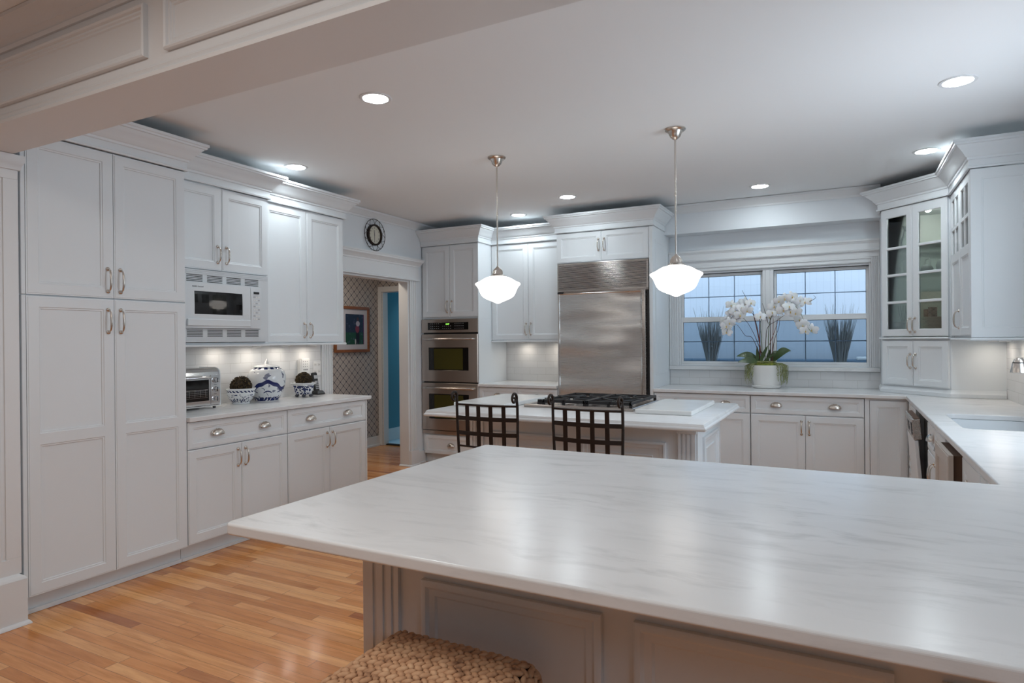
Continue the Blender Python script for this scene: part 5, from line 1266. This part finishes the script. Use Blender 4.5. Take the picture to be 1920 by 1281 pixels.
# cordless phone
ph = thing('cordless_phone', 'black cordless phone standing in its cradle at the end of the left counter', 'phone', (-4.150, 4.225, 0.9148), PI/2)
MB().rect_rings(-0.045, 0.045, -0.055, 0.04, [(0.0,0.0),(0.0,0.012),(0.010,0.030),(0.014,0.034)]).build('cradle', 'black_plastic', ph, bevel=0.003)
hs = MB().rect_rings(-0.024, 0.024, -0.014, 0.014, [(0.003,0.0),(0,0.006),(0,0.165),(0.004,0.172)]).build('handset', 'black_plastic', ph, bevel=0.003); hs.location = (0, 0.0, 0.024); hs.rotation_euler = (math.radians(-12),0,0)
MB().box(-0.018, 0.018, -0.0155, -0.0142, 0.115, 0.145).build('screen', 'panel_ink', hs)
for r_ in range(5):
    for q in range(3): MB().box(-0.017+q*0.0125, -0.008+q*0.0125, -0.0158, -0.0142, 0.022+r_*0.016, 0.031+r_*0.016).build('key', 'panel_ink', hs)
# wall plates
sg = thing('surge_protector', 'white six-outlet surge protector plugged in behind the six-sided planter', 'outlet', (XL+0.0095, 4.148, 1.075), PI/2)
MB().box(-0.050, 0.050, -0.040, -0.001, 0.0, 0.160).build('body', 'outlet_plastic', sg, bevel=0.008, seg=3)
MB().box(-0.062, -0.051, -0.035, -0.001, 0.015, 0.150).build('side_outlet', 'outlet_plastic', sg, bevel=0.003)
for r_ in range(3):
    for q in range(3): MB().box(-0.030+q*0.022, -0.026+q*0.022, -0.0412, -0.0402, 0.085+r_*0.022, 0.093+r_*0.022).build('socket', 'ink', sg)
for q in range(4): MB().box(-0.027+q*0.014, -0.021+q*0.014, -0.0412, -0.0402, 0.055, 0.068).build('socket', 'ink', sg)
def plate(loc_, rz, w_, h_, lab, cat, rows, cols, name='outlet'):
    o = thing(name, lab, cat, loc_, rz)
    MB().box(-w_/2, w_/2, -0.006, -0.0005, 0, h_).build('cover', 'outlet_plastic', o, bevel=0.002)
    for c_ in range(cols):
        for r_ in range(rows):
            x_ = -w_/2+w_*(c_+0.5)/cols; z_ = h_*(r_+0.5)/rows
            MB().box(x_-0.014, x_+0.014, -0.0085, -0.0062, z_-0.014, z_+0.014).build('socket_face', 'ceramic_white', o)
            for s_ in (-1, 1): MB().box(x_+s_*0.006-0.001, x_+s_*0.006+0.001, -0.0090, -0.0086, z_-0.005, z_+0.005).build('slot', 'ink', o)
    return o
plate((XL+0.0095, 4.318, 1.080), PI/2, 0.095, 0.125, 'white double outlet plate on the tile right of the surge protector', 'outlet', 2, 2)
ol = plate((-2.665, YB-0.0095, 1.11), 0, 0.080, 0.125, 'white outlet plate on the tile left of the refrigerator', 'outlet', 2, 1)
MB().box(-0.015, 0.02, -0.035, -0.0092, 0.02, 0.055).build('plug', 'outlet_plastic', ol)

# ------------------------------------------------------------------ wall clock (faces +X)
ckx = thing('wall_clock', 'round wall clock with cream face and looped black wire rim above the doorway', 'clock', (XL+0.001, 5.132, 2.462), PI/2)
MB().lathe([(0.108,-0.001),(0.108,-0.028),(0.100,-0.034),(0.092,-0.030),(0.090,-0.018),(0.090,-0.001)], (0,0,0), 40, 'y', ring=True).build('bezel', 'iron', ckx, smooth=40)
fo = MB().lathe([(0.0,-0.014),(0.0905,-0.013),(0.0905,-0.002)], (0,0,0), 40, 'y').build('face', 'clock_face', ckx)
wr_ = MB(); Rr = 0.160
wr_.tube([(Rr*math.sin(2*PI*q/48), -0.02, Rr*math.cos(2*PI*q/48)) for q in range(49)], 0.0032, 6)
for q in range(9):
    a0 = 2*PI*q/9; a1 = 2*PI*(q+1)/9; pts = []
    for k in range(13):
        tt = k/12; a = a0+(a1-a0)*tt; r_ = 0.106+(Rr-0.106)*math.sin(PI*tt)**0.7; pts.append((r_*math.sin(a), -0.02, r_*math.cos(a)))
    wr_.tube(pts, 0.0022, 5)
wr_.build('wire_rim', 'iron', ckx, smooth=60)
for q, s_ in enumerate(('12','1','2','3','4','5','6','7','8','9','10','11')):
    a = PI/6*q; text_mesh('numeral', s_, 0.020, 'ink', fo, (0.070*math.sin(a), -0.0148, 0.070*math.cos(a)), (PI/2,0,0))
def hand(L_, a, w_):
    mb = MB().add([(-w_,-0.0165,-0.008),(w_,-0.0165,-0.008),(w_*0.5,-0.0165,L_),(-w_*0.5,-0.0165,L_),(-w_,-0.0155,-0.008),(w_,-0.0155,-0.008),(w_*0.5,-0.0155,L_),(-w_*0.5,-0.0155,L_)],[(0,1,2,3),(7,6,5,4),(0,4,5,1),(1,5,6,2),(2,6,7,3),(3,7,4,0)])
    o = mb.build('hand', 'ink', ckx); o.rotation_euler = (0, a, 0)
hand(0.050, math.radians(-6), 0.004); hand(0.070, math.radians(182), 0.003)
# ------------------------------------------------------------------ framed picture in the hall (faces +X)
pf = thing('picture_frame', 'cherry wood frame with a sports photograph on the trellis wallpaper in the hall', 'picture', (-5.488, 5.87, 1.245), PI/2)
PWd, PHt = 0.64, 0.575
MB().sweep([(0,0),(PWd,0)], [(0,0)]) if False else None
fmb = MB()
for bxs in ((0, PWd, 0, 0.035), (0, PWd, PHt-0.035, PHt), (0, 0.035, 0.035, PHt-0.035), (PWd-0.035, PWd, 0.035, PHt-0.035)): fmb.box(bxs[0], bxs[1], -0.026, -0.001, bxs[2], bxs[3])
fmb.build('frame', 'cherry', pf, bevel=0.004)
MB().box(0.034, PWd-0.034, -0.012, -0.004, 0.034, PHt-0.034).build('mat_board', 'mat_board', pf)
pr_ = MB().box(-0.002, 0.0, 0.0, 0.34, 0.0, 0.38).build('print', 'sports_print', pf); pr_.location = (0.20, -0.0125, 0.098); pr_.rotation_euler = (0,0,-PI/2)
pr_.rotation_euler = (0, 0, -PI/2)
# local x of print -> after -90deg rotation: local y(0..0.34) -> +x
# ------------------------------------------------------------------ orchid on the window counter
orc = thing('potted_orchid', 'white orchid with arching flower sprays in a white ceramic pot before the window', 'plant', (-0.650, 6.380, 0.9148))
MB().lathe([(0.0,0.0),(0.112,0.0),(0.126,0.010),(0.132,0.028),(0.126,0.030),(0.114,0.016),(0,0.014)], (0,0,0), 40).build('saucer', 'ceramic_white', orc, smooth=40)
MB().lathe([(0.110,0.0165),(0.112,0.03),(0.124,0.10),(0.140,0.185),(0.143,0.205),(0.143,0.215),(0.134,0.215),(0.130,0.19),(0,0.188)], (0,0,0), 40).build('pot', 'ceramic_white', orc, smooth=40)
ms = MB().ellipsoid((0,0,0.200), (0.130,0.130,0.050), 24, 10); rn = random.Random(11)
for q in range(500):
    a = rn.uniform(0,2*PI); r_ = 0.118*math.sqrt(rn.random()); z_ = 0.200+0.045*math.sqrt(max(0,1-(r_/0.12)**2))
    ms.ellipsoid((r_*math.cos(a), r_*math.sin(a), z_), (rn.uniform(0.004,0.009), rn.uniform(0.004,0.009), 0.006), 5, 4)
ms.build('moss', 'moss', orc)
# trailing roots each side
rt = MB()
for q in range(90):
    s_ = -1 if q % 2 else 1; a = rn.uniform(-0.9, 0.9) + (PI if s_ < 0 else 0)
    p = Vector((0.10*math.cos(a), 0.10*math.sin(a), 0.222)); pts = [tuple(p)]
    out = rn.uniform(0.150, 0.190); L = rn.uniform(0.08, 0.205)
    pts.append((0.140*math.cos(a), 0.140*math.sin(a), 0.230)); x_, y_ = out*math.cos(a), out*math.sin(a)
    zz = 0.205
    for k in range(6):
        pts.append((x_+rn.uniform(-.010,.010), y_+rn.uniform(-.010,.010), max(0.004, zz))); zz -= L/6
    rt.tube(pts, [0.0022]*3+[0.0018]*5, 4)
for q in range(16):
    a = rn.uniform(0, 2*PI); c_ = (rn.uniform(-0.08,0.08), rn.uniform(-0.1,0.0), 0.246)
    rt.tube([(c_[0]+0.03*math.cos(a+k*0.8), c_[1]+0.02*math.sin(a+k*0.8), c_[2]+0.006*math.sin(k)) for k in range(7)], 0.0022, 4)
rt.build('trailing_roots', 'air_root', orc)
def leaf(base, tip, width, lift, seed):
    b0, t0 = Vector(base), Vector(tip); d = t0-b0; sd = Vector((0,-0.80,0.60)).cross(d).normalized()
    if sd.length < 0.1: sd = Vector((1,0,0))
    rs = []; n = 12
    for k in range(n+1):
        tt = k/n; c_ = b0+d*tt+Vector((0,0,lift*math.sin(PI*tt*0.85))); w_ = width*max(0.03, math.sin(PI*min(1, 0.10+0.90*tt))**0.6*(0.55+0.45*math.sin(PI*tt)))
        upv = Vector((0,-0.20*w_,0.14*w_))
        rs.append([tuple(c_-sd*w_+upv+Vector((0,0,0.0))), tuple(c_-Vector((0,0,0.006))), tuple(c_+sd*w_+upv), tuple(c_+Vector((0,0,0.002)))])
    return MB().rings(rs).build('leaf', 'orchid_leaf', orc, smooth=60)
leaf((-0.04,0.0,0.235), (-0.255,-0.05,0.275), 0.040, 0.045, 0); leaf((-0.03,-0.02,0.235), (-0.235,-0.10,0.235), 0.036, 0.02, 1)
leaf((0.05,0.0,0.235), (0.215,-0.05,0.325), 0.045, 0.05, 2); leaf((0.04,0.02,0.235), (0.10,0.08,0.33), 0.030, 0.03, 3)
def upleaf(x0, x1, z1, w_, y_=0.0):
    mb = MB(); rs = []
    for k in range(9):
        tt = k/8; ww = w_*max(0.05, math.sin(PI*(0.12+0.88*tt))**0.7); cx_ = x0+(x1-x0)*tt**1.3; zz = 0.23+(z1-0.23)*tt
        rs.append([(cx_-ww, y_-0.004, zz), (cx_, y_+0.004, zz), (cx_+ww, y_-0.004, zz), (cx_, y_-0.002, zz)])
    return mb.rings(rs).build('leaf', 'orchid_leaf', orc, smooth=60)
upleaf(-0.070, -0.075, 0.39, 0.014, -0.03); upleaf(-0.045, 0.02, 0.395, 0.018, -0.05); upleaf(-0.02, 0.085, 0.330, 0.016, -0.06); upleaf(0.005, 0.03, 0.36, 0.014, 0.03)
# flower sprays: paths in (x, y, z) from the pot
def spray(pts, name='stem', m='stem', r0=0.0038):
    # smooth catmull
    P = [Vector(p) for p in pts]; out = []
    for i in range(len(P)-1):
        p0 = P[max(i-1,0)]; p1 = P[i]; p2 = P[i+1]; p3 = P[min(i+2, len(P)-1)]
        for k in range(6):
            t_ = k/6; out.append(0.5*((2*p1)+(-p0+p2)*t_+(2*p0-5*p1+4*p2-p3)*t_*t_+(-p0+3*p1-3*p2+p3)*t_**3))
    out.append(P[-1])
    MB().tube([tuple(p) for p in out], [r0*(1-0.6*i/len(out)) for i in range(len(out))], 6).build(name, m, orc, smooth=60)
    return out
spray([(-0.055,0,0.24),(-0.060,0,0.45),(-0.10,-0.01,0.66),(-0.16,-0.02,0.755),(-0.24,-0.03,0.74),(-0.31,-0.04,0.64),(-0.345,-0.05,0.52)], m='stem')
spray([(-0.035,0,0.24),(-0.04,0.01,0.46),(-0.05,0.02,0.60),(-0.02,-0.02,0.655),(0.03,-0.03,0.65)], m='stem_green')
spray([(0.025,0,0.24),(0.02,0,0.45),(0.035,0,0.62),(0.10,-0.01,0.76),(0.20,-0.02,0.80),(0.29,-0.03,0.70),(0.34,-0.04,0.58),(0.40,-0.05,0.50)], m='stem_green')
for (pts, m_, r_) in (([(-0.055,-0.02,0.24),(-0.052,-0.02,0.64)],'stem_red',0.0060), ([(-0.035,-0.02,0.24),(-0.060,-0.02,0.45),(-0.105,-0.02,0.675)],'stem_red',0.0052), ([(0.040,-0.01,0.24),(0.038,-0.01,0.65)],'stem',0.0050),
    ([(0.055,-0.02,0.24),(0.066,-0.02,0.645)],'stem_red',0.0042), ([(-0.01,-0.02,0.24),(0.004,-0.02,0.50),(0.03,-0.03,0.58),(0.09,-0.04,0.62),(0.20,-0.05,0.70)],'stem',0.0036),
    ([(0.05,-0.03,0.24),(0.075,-0.04,0.44),(0.115,-0.05,0.56),(0.125,-0.05,0.66)],'stem',0.0034), ([(-0.03,-0.03,0.24),(-0.11,-0.05,0.46),(-0.175,-0.06,0.49),(-0.235,-0.07,0.58),(-0.28,-0.07,0.60)],'stem',0.0032),
    ([(-0.02,-0.03,0.28),(-0.09,-0.05,0.48),(-0.15,-0.05,0.60),(-0.20,-0.05,0.655),(-0.26,-0.05,0.64)],'stem',0.0030), ([(0.03,-0.02,0.40),(0.10,-0.03,0.60),(0.115,-0.03,0.74)],'stem_red',0.0028),
    ([(0.02,0.0,0.60),(-0.015,0.0,0.74),(-0.03,0.0,0.79)],'stem',0.0030), ([(-0.10,-0.01,0.66),(-0.12,0.0,0.74),(-0.19,0.0,0.88),(-0.21,0.0,0.92)],'stem',0.0030), ([(0.06,0.0,0.66),(0.09,0.0,0.78)],'stem',0.0034), ([(0.37,-0.03,0.79),(0.42,-0.03,0.82),(0.405,-0.03,0.845)],'stem',0.0026)):
    spray(pts, 'twig', m_, r_)
def flower(c_, face, size, seed):
    rn2 = random.Random(seed); f = Vector(face).normalized(); a = Vector((0,0,1)); a = (a-f*a.dot(f)).normalized(); b_2 = f.cross(a)
    mb = MB(); c_ = Vector(c_); spin = rn2.uniform(-0.3, 0.3)
    for k, (ang_, ln, wd) in enumerate(((90,1.0,0.62),(210,0.95,0.55),(330,0.95,0.55),(18,1.05,0.95),(162,1.05,0.95))):
        t_ = math.radians(ang_)+spin; d = b_2*math.cos(t_)+a*math.sin(t_); sd = f.cross(d); rs = []
        for j in range(6):
            u = j/5; w_ = size*wd*0.5*max(0.06, math.sin(PI*(0.06+0.90*u))**0.55); cc = c_+d*size*ln*u+f*(size*(0.10*math.sin(PI*u)+(0.05 if k > 2 else 0.0)-0.16*u*u))
            rs.append([tuple(cc-sd*w_+f*w_*-0.12), tuple(cc+f*0.0022), tuple(cc+sd*w_+f*w_*-0.12), tuple(cc-f*0.0015)])
        mb.rings(rs)
    o = mb.build('flower', 'petal', orc, smooth=70)
    hb = MB(); R_ = Matrix((b_2, a, f)).transposed()
    hb.ellipsoid(c_+f*size*0.20, (size*0.09,size*0.10,size*0.14), 8, 6, R_); hb.ellipsoid(c_+f*size*0.22-a*size*0.16, (size*0.07,size*0.12,size*0.06), 8, 5, R_)
    hb.build('flower_centre', 'flower_heart', o, smooth=60)
fl = [(-0.345,0.52,0),(-0.315,0.61,1),(-0.375,0.63,2),(-0.30,0.70,3),(-0.245,0.76,4),(-0.22,0.68,5),(-0.19,0.80,6),(-0.155,0.72,7),(-0.27,0.64,8),(-0.125,0.79,9),(-0.345,0.58,10),(-0.205,0.745,22),(-0.30,0.775,23),
      (-0.045,0.662,11),(0.035,0.655,12),(0.105,0.70,13),(0.075,0.755,14),(0.145,0.76,15),(0.17,0.82,16),(0.205,0.745,17),(0.225,0.835,18),(0.235,0.775,19),(0.29,0.80,20),(0.255,0.69,21),(0.285,0.63,24),(0.315,0.575,25),(0.335,0.525,26),(0.385,0.535,27),(0.335,0.785,28),(0.12,0.80,29),(0.215,0.70,30),(0.06,0.70,31),(-0.26,0.72,32),(-0.175,0.775,33),(0.25,0.735,34),(0.155,0.715,35),(0.30,0.60,36)]
for (fx_, fz_, sd_) in fl:
    rn2 = random.Random(sd_+50); flower((fx_, rn2.uniform(-0.085, 0.015), fz_), (0.12+rn2.uniform(-.45,.45), -1, rn2.uniform(-.40,.25)), 0.054*rn2.uniform(0.92,1.15), sd_)
